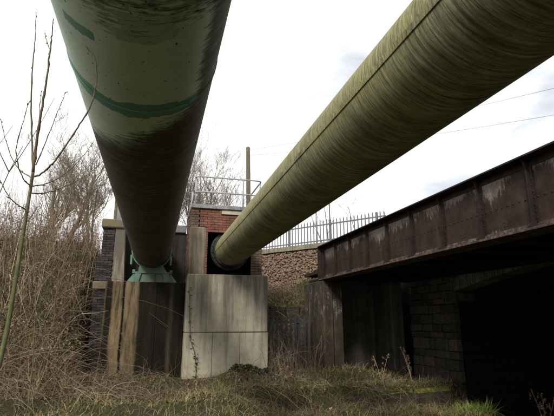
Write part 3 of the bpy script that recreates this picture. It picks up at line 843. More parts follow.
# masonry arch bridge next to the girder bridge; it spans along Y
t = NT('arch_stone')
c = t.mix(t.ramp(t.noise(6, 7, 0.75), [(0.4, 0), (0.65, 0.8)]), t.ramp(t.objrand(), [(0, (0.13, 0.12, 0.10)), (1, (0.25, 0.23, 0.195))]), (0.05, 0.045, 0.038))
t.bump(t.noise(11, 7, 0.75), 0.7, 0.02); M['arch_stone'] = t.out(c, 0.92)
ar = thing('arch_bridge', (8.1, 10.9, 0), 'dark segmental masonry arch beside the girder bridge with white lime runs', 'bridge')
AX, AC, AHS, ARISE, AZ0 = 8.10, 3.4, 7.45, 0.70, H(0.76)
AR = (AHS ** 2 + ARISE ** 2) / (2 * ARISE); ACZ = AZ0 + ARISE - AR
th0 = math.asin(AHS / AR)
def apt(th, r): return (AC + r * sin(th), ACZ + r * cos(th))
NV = 46
for k in range(NV):
    t0 = -th0 + 2 * th0 * k / NV + 0.0004; t1 = -th0 + 2 * th0 * (k + 1) / NV - 0.0004
    d = random.uniform(-0.015, 0.015)
    b = MB(); b.prism([apt(t0, AR), apt(t1, AR), apt(t1, AR + 0.36), apt(t0, AR + 0.36)], 0, AX + d - 0.03, AX + 0.5); b.build('voussoir', 'arch_stone', ar)
ths = np.linspace(-th0, th0, 41)
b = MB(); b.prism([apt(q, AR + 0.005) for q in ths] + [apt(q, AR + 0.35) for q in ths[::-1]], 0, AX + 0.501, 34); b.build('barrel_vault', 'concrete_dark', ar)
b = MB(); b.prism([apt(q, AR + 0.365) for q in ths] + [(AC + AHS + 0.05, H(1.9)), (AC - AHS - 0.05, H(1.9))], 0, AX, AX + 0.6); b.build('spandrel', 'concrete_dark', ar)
b = MB(); b.cbox(AX - 0.12, AX + 0.6, 10.72, 11.2, AZ0 - 0.28, AZ0 - 0.01, 0.04, 0.01); b.build('springer', 'dark_stone', ar)
b = MB(); b.box(AX + 0.02, 34, -4.4, -4.05, -2, AZ0); b.build('far_abutment', 'mortar_dark', ar)
b = MB(); b.box(34.01, 34.3, -4.4, 15, -2, H(1.9)); b.build('light_stop_wall', 'mortar_dark', ar)  # added unseen wall: shuts the long barrel's open end against light
b = MB(); b.box(AX + 0.62, 34, -4.4, 15, H(1.7), H(1.9)); b.build('road_fill', 'concrete_dark', ar)
for k in range(16):
    y_ = random.uniform(8.6, 10.7); th = math.asin((y_ - AC) / AR); zb = ACZ + AR * cos(th)
    l = random.uniform(0.05, 0.32)
    b = MB(); b.tube([(AX - 0.05, y_, zb + l + 0.02), (AX - 0.055, y_ + 0.01, zb + 0.01)], [0.004, random.uniform(0.006, 0.013)], 5); b.build('lime_run', 'lime_run', ar)

# ------------------------------------------------------------------ retaining wall with palisade on top
rw = thing('retaining_wall', (6.0, 17.4, 2.0), 'pinkish rubble stone wall with stone coping between chamber and girder', 'wall')
def wpt(s, off, z): return (WP[0] + WD[0] * s + WN[0] * off, WP[1] + WD[1] * s + WN[1] * off, z)
def wbox(mb, s0, s1, o0, o1, z0, z1, j=0.0):
    v = [wpt(s, o, z) for s in (s0, s1) for o in (o0, o1) for z in (z0, z1)]
    if j: v = [tuple(q + random.uniform(-j, j) for q in p) for p in v]
    mb.add(v, [(0, 1, 3, 2), (4, 6, 7, 5), (0, 4, 5, 1), (2, 3, 7, 6), (0, 2, 6, 4), (1, 5, 7, 3)])
def wtop(s): return H(2.86) - 0.0 * s
b = MB(); wbox(b, -3.2, 6.5, 0.02, 0.4, 1.2, wtop(0) - 0.01); b.build('core', 'mortar', rw)
rb = MB()
for k in range(7000):
    s_ = random.uniform(-3.1, 6.4); z = random.uniform(1.7, wtop(0) - 0.05)
    w, h_ = random.uniform(0.022, 0.06), random.uniform(0.018, 0.042); a = random.uniform(-0.7, 0.7); d = random.uniform(0.02, 0.085)
    ca, sa = cos(a), sin(a)
    v = []
    for o_, sc_ in ((0.05, 1.0), (-d * 0.7, 1.0), (-d, 0.55)):
        for (p, q) in ((-w, -h_), (w, -h_), (w, h_), (-w, h_)):
            p, q = p * sc_ * random.uniform(0.75, 1.1), q * sc_ * random.uniform(0.75, 1.1)
            v.append(wpt(s_ + p * ca - q * sa, o_, min(z + p * sa + q * ca, wtop(0))))
    rb.add(v, [(i_, (i_ + 1) % 4, 4 + (i_ + 1) % 4, 4 + i_) for i_ in range(4)] + [(4 + i_, 4 + (i_ + 1) % 4, 8 + (i_ + 1) % 4, 8 + i_) for i_ in range(4)] + [(8, 9, 10, 11)])
rb.build('rubble_stones', 'rubble', rw, kind='stuff')
s_ = -3.2
while s_ < 6.4:
    w = random.uniform(0.75, 1.05)
    b = MB(); wbox(b, s_ + 0.006, min(s_ + w, 6.5) - 0.006, -0.12, 0.5, wtop(0) + 0.002, wtop(0) + 0.20, 0.008); b.build('coping', 'stone_coping', rw); s_ += w

def palisade(name, label, mat, origin_pt, length, step_, height, zrails, pw, place, group):
    """place(s, off, z) -> world point"""
    o = thing(name, origin_pt, label, 'fence', group)
    def bx_(mb, s0, s1, o0, o1, z0, z1):
        v = [place(s, q, z) for s in (s0, s1) for q in (o0, o1) for z in (z0, z1)]
        mb.add(v, [(0, 1, 3, 2), (4, 6, 7, 5), (0, 4, 5, 1), (2, 3, 7, 6), (0, 2, 6, 4), (1, 5, 7, 3)])
    n = int(length / step_)
    src = None
    for k in range(n + 1):
        s = k * step_
        if src is None:
            mb = MB()
            v = []
            for off in (-0.035, -0.025):
                for (ds, dz) in ((-pw / 2, 0.0), (pw / 2, 0.0), (pw / 2, height - 0.08), (0, height), (-pw / 2, height - 0.08)):
                    v.append(place(s + ds, off, dz))
            mb.add(v, [(0, 1, 2, 3, 4), (9, 8, 7, 6, 5)] + [(i, (i + 1) % 5, 5 + (i + 1) % 5, 5 + i) for i in range(5)])
            src = mb.build('pale', mat, o); p0 = np.array(place(0, 0, 0))
        else:
            copy_piece(src, o, origin(o) + np.array(place(s, 0, 0)) - p0)
    for zr in zrails:
        mb = MB(); bx_(mb, -0.05, length + 0.05, -0.022, 0.02, zr - 0.025, zr + 0.025); mb.build('rail', mat, o)
    for s in np.arange(0.35, length, 2.1 if length > 3 else 0.95):
        mb = MB(); bx_(mb, s - 0.04, s + 0.04, 0.022, 0.10, -0.05, height - 0.02); mb.build('post', mat, o)
    return o
zb = wtop(0) + 0.205
palisade('palisade_fence', 'grey steel palisade fence on the stone coping above the rubble wall', 'palisade', wpt(1, 0.2, zb), 9.0, 0.16, 1.02, (0.14, 0.80), 0.05,
         lambda s, q, z: wpt(-2.9 + s, 0.2 + q, zb + z), 'palisade fences')
palisade('palisade_fence', 'dark steel palisade panel between the pale plinth and the bridge pier', 'palisade_dark', (3.7, 13.5, 0), 1.62, 0.147, 1.74, (0.35, 1.52), 0.072,
         lambda s, q, z: (3.05 + s, 13.5 + q, 0.0 + z), 'palisade fences')

sl_ = thing('stone_ledge', (3.9, 15.3, 1.4), 'broken ledge of lichened stones on the slope above the palisade panel', 'ledge')
x_ = 3.1
while x_ < 5.2:
    w = random.uniform(0.28, 0.6); yj = 15.25 + random.uniform(-0.06, 0.06)
    zt = float(ground_h(x_, 15.3)) + random.uniform(0.06, 0.2)
    b = MB(); b.cbox(x_ + 0.01, x_ + w - 0.015, yj - 0.15, yj + 0.2, zt - 0.7, zt, 0.04, 0.03); b.build('stone', 'mossy_stone', sl_); x_ += w

# ------------------------------------------------------------------ poles and wires
tp = thing('telegraph_pole', (4.72, 24, 4.2), 'tall wooden telegraph pole rising behind the handrail', 'pole')
b = MB(); b.tube([(4.84, 24, 4.0), (4.78, 24, 8), (4.70, 24, H(9.85))], [0.15, 0.13, 0.115], 10); b.build('shaft', 'pole_wood', tp, True)
b = MB(); b.tube([(4.70, 24, H(9.852)), (4.70, 24, H(9.95))], [0.125, 0.06], 10); b.build('cap', 'galvanised', tp)
b = MB(); b.tube([(4.84, 23.82, 4.2), (4.80, 23.85, 7.2)], 0.06, 8); b.build('cable_guard', 'galvanised', tp, True)
for k, (dz, ex) in enumerate(((9.7, (30.0, -6.0, H(10.6))), (9.35, (30.0, -5.0, H(8.6))))):
    a_ = np.array((4.72, 23.9, H(dz))); b_ = np.array(ex)
    pts = []
    for q in np.linspace(0, 1, 25):
        p = a_ * (1 - q) + b_ * q; p[2] -= 2.6 * 4 * q * (1 - q) * 0.5; pts.append(tuple(p))
    b = MB(); b.tube(pts, 0.0075, 5)
    o = b.build('overhead_wire', 'wire')
    tag(o, ['upper overhead wire slung from the telegraph pole across the sky', 'lower overhead wire slung from the telegraph pole across the sky'][k], 'wire', 'overhead wires')
for (x_, y_, z1, r, lb) in ((6.75, 18.2, H(6.0), 0.045, 'thin grey steel post behind the palisade fence'), (7.15, 17.6, H(5.6), 0.028, 'slenderest brown pole behind the palisade fence')):
    b = MB(); b.tube([(x_, y_, 4.1), (x_, y_, z1)], [r, r * 0.9], 8); b.tube([(x_, y_, z1), (x_, y_, z1 + 0.05)], [r * 1.3, r * 0.6], 8); b.tube([(x_, y_, 4.1), (x_, y_, 4.5)], [r * 1.8, r * 1.7], 8)
    tag(b.build('slender_post', 'galvanised' if r > 0.04 else 'pole_wood', None, True), lb, 'post')

# ------------------------------------------------------------------ mossy stone edging in front of the pier
ed = thing('stone_edging', (4.8, 10.5, -0.4), 'low mossy stone edging in the grass before the bridge pier', 'edging')
x_ = 2.7
while x_ < 7.2:
    w = random.uniform(0.8, 1.5)
    b = MB(); yy = 10.62 - 0.10 * (x_ - 4.2) + random.uniform(-0.05, 0.05); top = -0.09 + random.uniform(-0.06, 0.04)
    b.cbox(x_ + 0.01, x_ + w - 0.01, yy - 0.16, yy + 0.18, -0.6, top, 0.09, 0.055); b.build('stone', 'mossy_stone', ed); x_ += w

# ------------------------------------------------------------------ bare trees
def tree_lines(base, height, seed, nstem=1, spread=0.25, levels=4, lean=(0, 0), rbase=0.16, fan=1.0):
    rng = np.random.default_rng(seed); trunk, crown = [], []
    def grow(p, d, L, r, lev, trunk_flag):
        m = 5; pts = [p]; rad_ = [r]
        q = p.copy(); dd = d.copy()
        for i in range(m - 1):
            dd = dd + rng.normal(0, 0.10 + 0.04 * lev, 3) + np.array([0, 0, 0.05 + 0.02 * lev]); dd /= np.linalg.norm(dd)
            q = q + dd * L / (m - 1); pts.append(q.copy()); rad_.append(r * (1 - 0.62 * (i + 1) / (m - 1)))
        (trunk if trunk_flag else crown).append((np.array(pts), np.array(rad_)))
        if lev >= levels: return
        nb = (6, 6, 5, 3)[min(lev, 3)]
        for k in range(nb):
            tt = rng.uniform(0.3 if lev == 0 else 0.2, 1.0); i = min(int(tt * (m - 1)), m - 2); fr = tt * (m - 1) - i
            pp = pts[i] * (1 - fr) + pts[i + 1] * fr; rr_ = rad_[i] * (1 - fr) + rad_[i + 1] * fr
            side = rng.normal(0, 1, 3); side[2] *= 0.3; side /= np.linalg.norm(side)
            nd = dd * 0.55 + side * (0.62 * fan) + np.array([0, 0, 0.28]); nd /= np.linalg.norm(nd)
            grow(pp, nd, L * rng.uniform(0.42, 0.66), max(rr_ * 0.62, 0.006), lev + 1, False)
    for s in range(nstem):
        a = rng.uniform(0, 2 * pi); d = np.array([cos(a) * spread * rng.uniform(.3, 1) + lean[0], sin(a) * spread * .5 + lean[1], 1.0]); d /= np.linalg.norm(d)
        grow(np.array(base, float) + np.array([cos(a), sin(a), 0]) * 0.12 * (nstem > 1), d, height * rng.uniform(0.55, 0.75), rbase * rng.uniform(.7, 1), 0, True)
    return trunk, crown
def bare_tree(loc, label, height, seed, group='bare trees on the skyline', **kw):
    o = thing('bare_tree', loc, label, 'tree', group)
    tr, cr_ = tree_lines(loc, height, seed, **kw)
    for nm, L, k, mt in (('trunk', tr, 7, 'bark'), ('crown', cr_, 3, 'twig')):
        v, f = tubes(np.array([p for p, _ in L]), np.array([np.maximum(r, 0.005) for _, r in L]), k)
        mesh_obj(nm, v, f, mt, o, False)
    return o
bare_tree((2.6, 28, 4.2), 'bare multi-stemmed tree behind the handrail, next to the telegraph pole', 7.6, 3, nstem=5, spread=0.35, rbase=0.14)
bare_tree((-4.6, 23, 4.2), 'tall bare tree on the bank between sapling and pale green pipe', 6.6, 8, nstem=2, spread=0.2, rbase=0.15)
bare_tree((-6.6, 27, 4.2), 'wide bare tree farthest back behind the bank scrub', 5.6, 14, nstem=2, spread=0.45, rbase=0.12)
bare_tree((-2.9, 20, 4.2), 'small bare tree beside the dark brick pier', 4.6, 19, nstem=3, spread=0.3, rbase=0.08)
bare_tree((1.3, 24, 4.2), 'slim bare tree half hidden by the pale green pipe above the abutment coping', 5.4, 27, nstem=3, spread=0.25, rbase=0.09)
bare_tree((8.2, 20, 4.3), 'spindly bare sapling behind the top palisade fence', 4.6, 33, nstem=2, spread=0.3, rbase=0.03, levels=2)
bare_tree((10.2, 21, 4.3), 'thin bare whip rising above the girder flange', 5.6, 41, nstem=1, spread=0.1, rbase=0.025, levels=2)

# ------------------------------------------------------------------ scrub, grass
def arcs(n, x, y, hmin, hmax, lean, seed, m=6, r0=(0.004, 0.009), droop=0.5, zoff=-0.03, dirbias=(0, 0)):
    rng = np.random.default_rng(seed)
    L = rng.uniform(hmin, hmax, n) * rng.uniform(0.6, 1.0, n)
    a = rng.uniform(0, 2 * pi, n); ln = np.abs(rng.normal(0, lean, n))
    d = np.stack([np.cos(a) * ln + dirbias[0], np.sin(a) * ln + dirbias[1], np.ones(n)], 1); d /= np.linalg.norm(d, axis=1, keepdims=True)
    h = np.stack([np.cos(a), np.sin(a), np.zeros(n)], 1)
    tt = np.linspace(0, 1, m)[None, :, None]
    b = np.stack([x, y, ground_h(x, y) + zoff], 1)
    dr = np.abs(rng.normal(0, droop, n))[:, None, None]
    P = b[:, None, :] + L[:, None, None] * (d[:, None, :] * tt + h[:, None, :] * tt ** 2 * dr - np.array([0, 0, 1.]) * tt ** 2.4 * dr * 0.75)
    P[:, 1:-1] += rng.normal(0, 1, (n, m - 2, 3)) * (L * 0.018)[:, None, None]
    R = rng.uniform(r0[0], r0[1], n)[:, None] * (1 - 0.7 * np.linspace(0, 1, m)[None, :])
    return P, R
def in_struct(x, y):
    """true where walls, plinths and piers stand"""
    return ((x > -1.9) & (x < 3.1) & (y > 12.42)) | ((x > 4.78) & (x < 5.6) & (y > 12.65) & (y < 14.65)) | ((x > 5.4) & (y > 12.9)) | ((x > 3.0) & (x < 4.8) & (y > 13.4) & (y < 13.7)) | ((y > 14.7) & (((x - WP[0]) * WN[0] + (y - WP[1]) * WN[1]) > -0.1) & (x > 3)) 
def scatter(n, x0, x1, y0, y1, seed, dens=None):
    rng = np.random.default_rng(seed)
    x = rng.uniform(x0, x1, n); y = rng.uniform(y0, y1, n)
    k = ~in_struct(x, y)
    if dens is not None: k &= rng.uniform(0, 1, n) < dens(x, y)
    return x[k], y[k]
def twigged(P, R, seed, per=3, frac=0.35):
    """side twigs for stems"""
    rng = np.random.default_rng(seed); n, m, _ = P.shape
    out, ro = [], []
    for q in range(per):
        i = rng.integers(1, m - 1, n); p = P[np.arange(n), i]; dirn = P[np.arange(n), i + 1] - p
        L = np.linalg.norm(P[:, -1] - P[:, 0], axis=1) * rng.uniform(0.15, frac, n)
        dirn /= np.linalg.norm(dirn, axis=1, keepdims=True) + 1e-9
        s = rng.normal(0, 0.7, (n, 3)); d = dirn + s; d /= np.linalg.norm(d, axis=1, keepdims=True)
        tt = np.linspace(0, 1, 4)[None, :, None]
        T = p[:, None, :] + d[:, None, :] * L[:, None, None] * tt + np.array([0, 0, 1.]) * tt ** 2 * (L * 0.25)[:, None, None]
        out.append(T); ro.append(R[np.arange(n), i][:, None] * 0.6 * (1 - 0.6 * np.linspace(0, 1, 4)[None, :]))
    return np.concatenate(out), np.concatenate(ro)
def stuff_tubes(name, sets, mat, label, k=3, cat='undergrowth'):
    V, F, o = [], [], 0
    for P, R in sets:
        v, f = tubes(P, R, k); V.append(v); F.append(f + o); o += len(v)
    ob = mesh_obj(name, np.concatenate(V), np.concatenate(F), mat, None, False, 'stuff')
    ob['label'] = label; ob['category'] = cat
    return ob
bankd = lambda x, y: np.where(x < -1.5, 1.0, 0.0) * np.clip(0.35 + (y - 9.5) * 0.12, 0.25, 1) * np.clip(vnoise(x * 1.1, y * 1.1, 77) * 2.2 - 0.35, 0.15, 1.3)
x, y = scatter(2600, -8.5, -1.6, 9.8, 19.5, 1, bankd)
A1 = arcs(len(x), x, y, 0.7, 2.2, 0.55, 2, r0=(0.003, 0.009), droop=0.55)
A1t = twigged(*A1, 3, per=3)
x, y = scatter(1700, -7.5, -1.7, 9.3, 16.5, 4, bankd)
A2 = arcs(len(x), x, y, 0.9, 2.6, 0.9, 5, r0=(0.003, 0.008), droop=1.1, m=8)
x, y = scatter(420, -8.5, -1.9, 12.5, 19, 6)
A3 = arcs(len(x), x, y, 1.8, 3.4, 0.12, 7, r0=(0.005, 0.011), droop=0.08)
A3t = twigged(*A3, 8, per=4, frac=0.3)
stuff_tubes('bank_scrub', [A1, A1t, A2, A3, A3t], 'scrub', 'tangled brown bramble and dead stems covering the left bank')
# brambles near the plinths and lower fence
x, y = scatter(1300, -3.2, 1.0, 9.6, 12.9, 9, lambda x, y: np.clip(0.9 - (x + 2) * 0.28, 0.12, 1))
B1 = arcs(len(x), x, y, 0.4, 1.3, 0.7, 10, r0=(0.003, 0.007), droop=1.0, m=7)
x, y = scatter(330, 3.0, 4.8, 12.2, 13.4, 11)
B2 = arcs(len(x), x, y, 0.5, 1.7, 0.28, 12, r0=(0.003, 0.007), droop=0.25)
B2t = twigged(*B2, 13, per=2)
x, y = scatter(520, 1.6, 6.2, 9.6, 10.7, 14)
B3 = arcs(len(x), x, y, 0.3, 0.8, 0.8, 15, r0=(0.003, 0.006), droop=1.4, m=8)
x, y = scatter(1100, 3.0, 5.4, 13.7, 18.0, 16)
B4 = arcs(len(x), x, y, 0.4, 1.2, 0.5, 17, r0=(0.004, 0.008), droop=0.7)
x, y = scatter(2200, -1.8, 7.2, 9.4, 12.6, 18, lambda x, y: np.clip(vnoise(x * 1.1 + 3, y * 1.1, 31) * 2 - 0.6, 0.03, 1))
B5 = arcs(len(x), x, y, 0.2, 0.75, 0.55, 19, r0=(0.002, 0.005), droop=0.8, m=7)
stuff_tubes('dead_brambles', [B1, B2, B2t, B3, B4, B5], 'scrub', 'arching dead bramble stems about the plinths and lower fence')

def blades(n, x, y, hmin, hmax, seed, w=0.006, droop=0.7, lean=0.5, zoff=-0.02):
    P, R = arcs(n, x, y, hmin, hmax, lean, seed, m=4, droop=droop, zoff=zoff)
    rng = np.random.default_rng(seed + 1); a = rng.uniform(0, 2 * pi, n)
    s = np.stack([np.cos(a), np.sin(a), np.zeros(n)], 1)[:, None, :] * (w * rng.uniform(0.6, 1.3, n))[:, None, None] * np.array([1, 0.9, 0.6, 0.12])[None, :, None]
    V = np.stack([P - s, P + s], 2).reshape(-1, 3)
    b = (np.arange(n) * 8)[:, None] + np.arange(3)[None, :] * 2
    F = np.stack([b, b + 1, b + 3, b + 2], -1).reshape(-1, 4)
    return V, F
def blade_obj(name, sets, mat, label, kind='stuff', cat='grass'):
    V, F, o = [], [], 0
    for v, f in sets: V.append(v); F.append(f + o); o += len(v)
    ob = mesh_obj(name, np.concatenate(V), np.concatenate(F), mat, None, False, kind)
    ob['label'] = label; ob['category'] = cat
    return ob
x, y = scatter(26000, -5.5, 8.2, 7.5, 13.6, 20, lambda x, y: np.clip(vnoise(x * 1.3, y * 1.3, 9) * 2.2 - 0.6, 0.04, 1))
D1 = blades(len(x), x, y, 0.10, 0.38, 21, 0.005, 0.9, 0.7)
x, y = scatter(12000, -8, -1.6, 10, 19, 22)
D2 = blades(len(x), x, y, 0.2, 0.7, 23, 0.007, 1.0, 0.7)
x, y = scatter(6500, 3.0, 5.5, 13.6, 18.0, 24)
D3 = blades(len(x), x, y, 0.1, 0.45, 25, 0.007, 1.0, 0.7)
x, y = scatter(6000, 1.3, 8.0, 9.3, 11.0, 26)
D4 = blades(len(x), x, y, 0.10, 0.42, 27, 0.005, 1.3, 0.9)
blade_obj('dead_grass', [D1, D2, D3, D4], 'dead_grass', 'straw-coloured dead grass over the verge and bank')
x, y = scatter(30000, -5, 8.2, 7.5, 13.4, 30, lambda x, y: np.clip(vnoise(x * 1.4 + 5, y * 1.4, 12) * 2.2 - 0.8, 0.02, 1))
G1 = blades(len(x), x, y, 0.05, 0.22, 31, 0.005, 0.7, 0.5)
x, y = scatter(9000, 1.3, 8.0, 9.2, 11.2, 32)
G2 = blades(len(x), x, y, 0.06, 0.3, 33, 0.005, 1.0, 0.7)
blade_obj('verge_grass', [G1, G2], 'grass', 'short olive green grass growing over the verge')
# litter of dead leaves
def leaves(n, x, y, seed, size=0.035, z=None, tilt=0.8):
    rng = np.random.default_rng(seed)
    c = np.stack([x, y, (ground_h(x, y) + 0.01 + rng.uniform(0, 0.05, n)) if z is None else z], 1)
    u = rng.normal(0, 1, (n, 3)); u[:, 2] *= tilt; u /= np.linalg.norm(u, axis=1, keepdims=True)
    w = np.cross(u, rng.normal(0, 1, (n, 3))); w /= np.linalg.norm(w, axis=1, keepdims=True)
    s = (size * rng.uniform(0.5, 1.4, n))[:, None]
    V = np.stack([c - u * s, c + w * s * 0.55, c + u * s, c - w * s * 0.55], 1).reshape(-1, 3)
    F = np.arange(n * 4).reshape(-1, 4)
    return V, F
x, y = scatter(7000, -7, 7, 9, 17, 40)
x2, y2 = scatter(9000, -8, -1.6, 10, 18, 41)
rng = np.random.default_rng(42)
blade_obj('leaf_litter', [leaves(len(x), x, y, 43), leaves(len(x2), x2, y2, 44, 0.03, ground_h(x2, y2) + rng.uniform(0, 1.3, len(x2)))], 'dead_leaf', 'brown dead leaves caught in the scrub and on the verge', cat='leaf litter')

# green tuft, sunlight painted in, by the hollow under the bridge
def tuft(name, cx_, cy_, n, rx, hmin, hmax, seed, mat, label, droop=0.9):
    rng = np.random.default_rng(seed); a = rng.uniform(0, 2 * pi, n); r = rx * np.sqrt(rng.uniform(0, 1, n))
    v, f = blades(n, cx_ + r * np.cos(a), cy_ + r * np.sin(a) * 0.6, hmin, hmax, seed, 0.007, droop, 0.55)
    o = mesh_obj(name, v, f, mat, None, False, None, (cx_, cy_, float(ground_h(cx_, cy_))))
    return tag(o, label, 'grass tuft', 'grass tufts')
tuft('grass_tuft', 7.25, 9.45, 650, 0.42, 0.25, 0.55, 50, 'sunlit_grass', 'bright green grass tuft at the dark edge below the bridge')
tuft('grass_tuft', 1.55, 10.9, 260, 0.20, 0.22, 0.5, 51, 'grass', 'green grass tuft sprouting in front of the pale plinth')
tuft('grass_tuft', 6.35, 10.25, 420, 0.40, 0.12, 0.3, 52, 'dead_grass', 'yellowish grass tuft hanging over the stone edging')

# dried weeds in front of the dark hollow
def weed(loc, h, seed, label, n=3):
    rng = np.random.default_rng(seed); o = thing('dried_weed', (loc[0], loc[1], float(ground_h(loc[0], loc[1])) if len(loc) == 2 else loc[2]), label, 'weed', 'dried weeds')
    base = np.array(o.location)
    heads = []
    for k in range(n):
        a = rng.uniform(0, 2 * pi); d = np.array([cos(a) * 0.16, sin(a) * 0.16, 1.0]); L = h * rng.uniform(0.6, 1.0)
        pts = [base + d * L * q + np.array([cos(a), sin(a), 0]) * 0.12 * L * q * q for q in np.linspace(-0.03, 1, 6)]
        mb = MB(); mb.tube([tuple(p) for p in pts], list(np.linspace(0.006, 0.003, 6)), 4)
        for q in range(5):
            i = rng.integers(2, 5); s = rng.normal(0, 1, 3); s[2] = abs(s[2]) + 0.8; s /= np.linalg.norm(s)
            e = pts[i] + s * L * 0.16; mb.tube([tuple(pts[i]), tuple(e)], [0.003, 0.002], 3); heads.append(e)
        mb.build('stem', 'dead_grass', o); heads.append(pts[-1])
    hm = MB()
    for e in heads:
        for q in range(7):
            c_ = e + rng.normal(0, 0.012, 3) + np.array([0, 0, rng.uniform(-0.05, 0.03)]); hm.box(c_[0] - .007, c_[0] + .007, c_[1] - .007, c_[1] + .007, c_[2] - .010, c_[2] + .010, 0.003)
    hm.build('seed_heads', 'dead_leaf', o, kind='stuff')
weed((6.6, 10.9), 0.95, 60, 'dried seed-headed weed before the recess of the bridge abutment', 3)
weed((5.75, 10.95), 0.75, 61, 'short dried weed before the dark recess right of the pier', 2)
weed((7.9, 8.05, -0.75), 0.95, 62, 'pale dried weed against the black hollow under the arch', 4)
weed((3.1, 10.9), 0.7, 63, 'ragged dried weed by the mossy stone edging, before the palisade panel', 3)

# ivy on the pale plinth
iv = thing('ivy', (0.98, 12.48, 0.05), 'thin strand of dark ivy climbing the edge of the pale plinth', 'ivy')
pts = [(1.16, 12.475, 0.0), (1.14, 12.475, 0.45), (1.09, 12.475, 0.75), (0.97, 12.475, 1.05), (0.92, 12.475, 1.6), (0.89, 12.475, 2.1), (0.87, 12.475, 2.5)]
b = MB(); b.tube(pts, [0.012, 0.011, 0.010, 0.009, 0.008, 0.006, 0.004], 5); b.build('stem', 'bark', iv)
rng = np.random.default_rng(70); n = 85
tt = np.sort(rng.uniform(0, 1, n)) ** 1.2 * (len(pts) - 1.001); ii = tt.astype(int); pa = np.array(pts)
pp = pa[ii] * (1 - (tt - ii))[:, None] + pa[ii + 1] * (tt - ii)[:, None] + rng.normal(0, 1, (n, 3)) * np.array([0.045, 0.008, 0.03]) + np.array([0, -0.02, 0])
v, f = leaves(n, pp[:, 0], pp[:, 1], 71, 0.034, pp[:, 2]); o = mesh_obj('foliage', v, f, 'ivy_leaf', iv)
iv2 = thing('ivy', (2.6, 12.35, 0.0), 'low clump of dark ivy along the foot of the pale plinth', 'ivy')
n = 420; xx = rng.uniform(2.0, 3.05, n); yy = rng.uniform(12.2, 12.47, n)
v, f = leaves(n, xx, yy, 72, 0.045, ground_h(xx, yy) + rng.uniform(0, 0.24, n) * (0.5 + 0.5 * vnoise(xx * 4, yy, 3))); mesh_obj('foliage', v, f, 'ivy_leaf', iv2)
b = MB()
for k in range(14):
    a_ = rng.uniform(2.0, 3.0); b.tube([(a_, 12.4, -0.05), (a_ + rng.normal(0, .05), 12.35, 0.1), (a_ + rng.normal(0, .1), 12.34, 0.24)], [0.006, 0.005, 0.003], 4)
b.build('stem', 'bark', iv2)

# ------------------------------------------------------------------ saplings at the left edge, close to the camera
SAP = {
 'main': [(-0.743, 2.550, 1.156), (-0.724, 2.600, 1.499), (-0.716, 2.600, 1.749), (-0.712, 2.600, 2.012), (-0.713, 2.620, 2.251), (-0.711, 2.620, 2.402)],
 'leadA': [(-0.711, 2.620, 2.402), (-0.751, 2.660, 2.607), (-0.789, 2.680, 2.834), (-0.820, 2.700, 3.129), (-0.833, 2.720, 3.294), (-0.860, 2.750, 3.508)],
 'leadB': [(-0.711, 2.620, 2.402), (-0.710, 2.600, 2.557), (-0.695, 2.550, 2.739), (-0.682, 2.520, 2.938), (-0.680, 2.500, 3.094), (-0.682, 2.500, 3.206), (-0.688, 2.500, 3.299)],
 'forkB': [(-0.681, 2.500, 3.107), (-0.708, 2.520, 3.168), (-0.731, 2.540, 3.231)],
 'right': [(-0.708, 2.620, 2.373), (-0.655, 2.580, 2.388), (-0.588, 2.500, 2.425), (-0.524, 2.450, 2.517), (-0.457, 2.400, 2.626), (-0.406, 2.360, 2.726), (-0.389, 2.340, 2.838), (-0.397, 2.320, 2.947), (-0.419, 2.320, 3.011), (-0.448, 2.330, 3.037)],
 'left': [(-0.712, 2.620, 2.367), (-0.784, 2.680, 2.416), (-0.861, 2.750, 2.506), (-0.937, 2.800, 2.657), (-0.988, 2.840, 2.787)],
 'mid': [(-0.699, 2.610, 2.442), (-0.695, 2.700, 2.592), (-0.691, 2.800, 2.765), (-0.676, 2.860, 2.933), (-0.660, 2.900, 3.056)],
 'mid2': [(-0.709, 2.600, 2.587), (-0.731, 2.660, 2.748), (-0.757, 2.720, 2.946)],
 'leftB': [(-0.716, 2.620, 2.320), (-0.743, 2.550, 2.354), (-0.776, 2.500, 2.481), (-0.750, 2.450, 2.607), (-0.724, 2.420, 2.731)],
 'low1': [(-0.711, 2.620, 2.320), (-0.662, 2.700, 2.360), (-0.599, 2.800, 2.446), (-0.527, 2.900, 2.593), (-0.475, 2.950, 2.728)],
 'low2': [(-0.711, 2.620, 2.280), (-0.661, 2.720, 2.312), (-0.601, 2.850, 2.385), (-0.521, 3.000, 2.503), (-0.433, 3.100, 2.644)],
 'low3': [(-0.714, 2.620, 2.183), (-0.741, 2.550, 2.191), (-0.779, 2.500, 2.225), (-0.811, 2.450, 2.294)],
}
sp = thing('sapling', (-0.78, 2.5, 0.0), 'leafless green-stemmed sapling with curving twigs close by at the picture edge', 'sapling', 'saplings on the verge')
def smooth_path(p, n=5):
    p = np.array(p, float); out = []
    q = np.vstack([2 * p[0] - p[1], p, 2 * p[-1] - p[-2]])
    for i in range(1, len(q) - 2):
        for t_ in np.linspace(0, 1, n, endpoint=False):
            a0, a1, a2, a3 = q[i - 1], q[i], q[i + 1], q[i + 2]
            out.append(0.5 * (2 * a1 + (a2 - a0) * t_ + (2 * a0 - 5 * a1 + 4 * a2 - a3) * t_ ** 2 + (3 * a1 - a0 - 3 * a2 + a3) * t_ ** 3))
    out.append(p[-1]); return np.array(out)
RADS = {'main': (0.0145, 0.0080), 'leadA': (0.0058, 0.002), 'leadB': (0.0085, 0.0022), 'forkB': (0.0026, 0.0018), 'right': (0.0050, 0.0026)}
rng = np.random.default_rng(80)
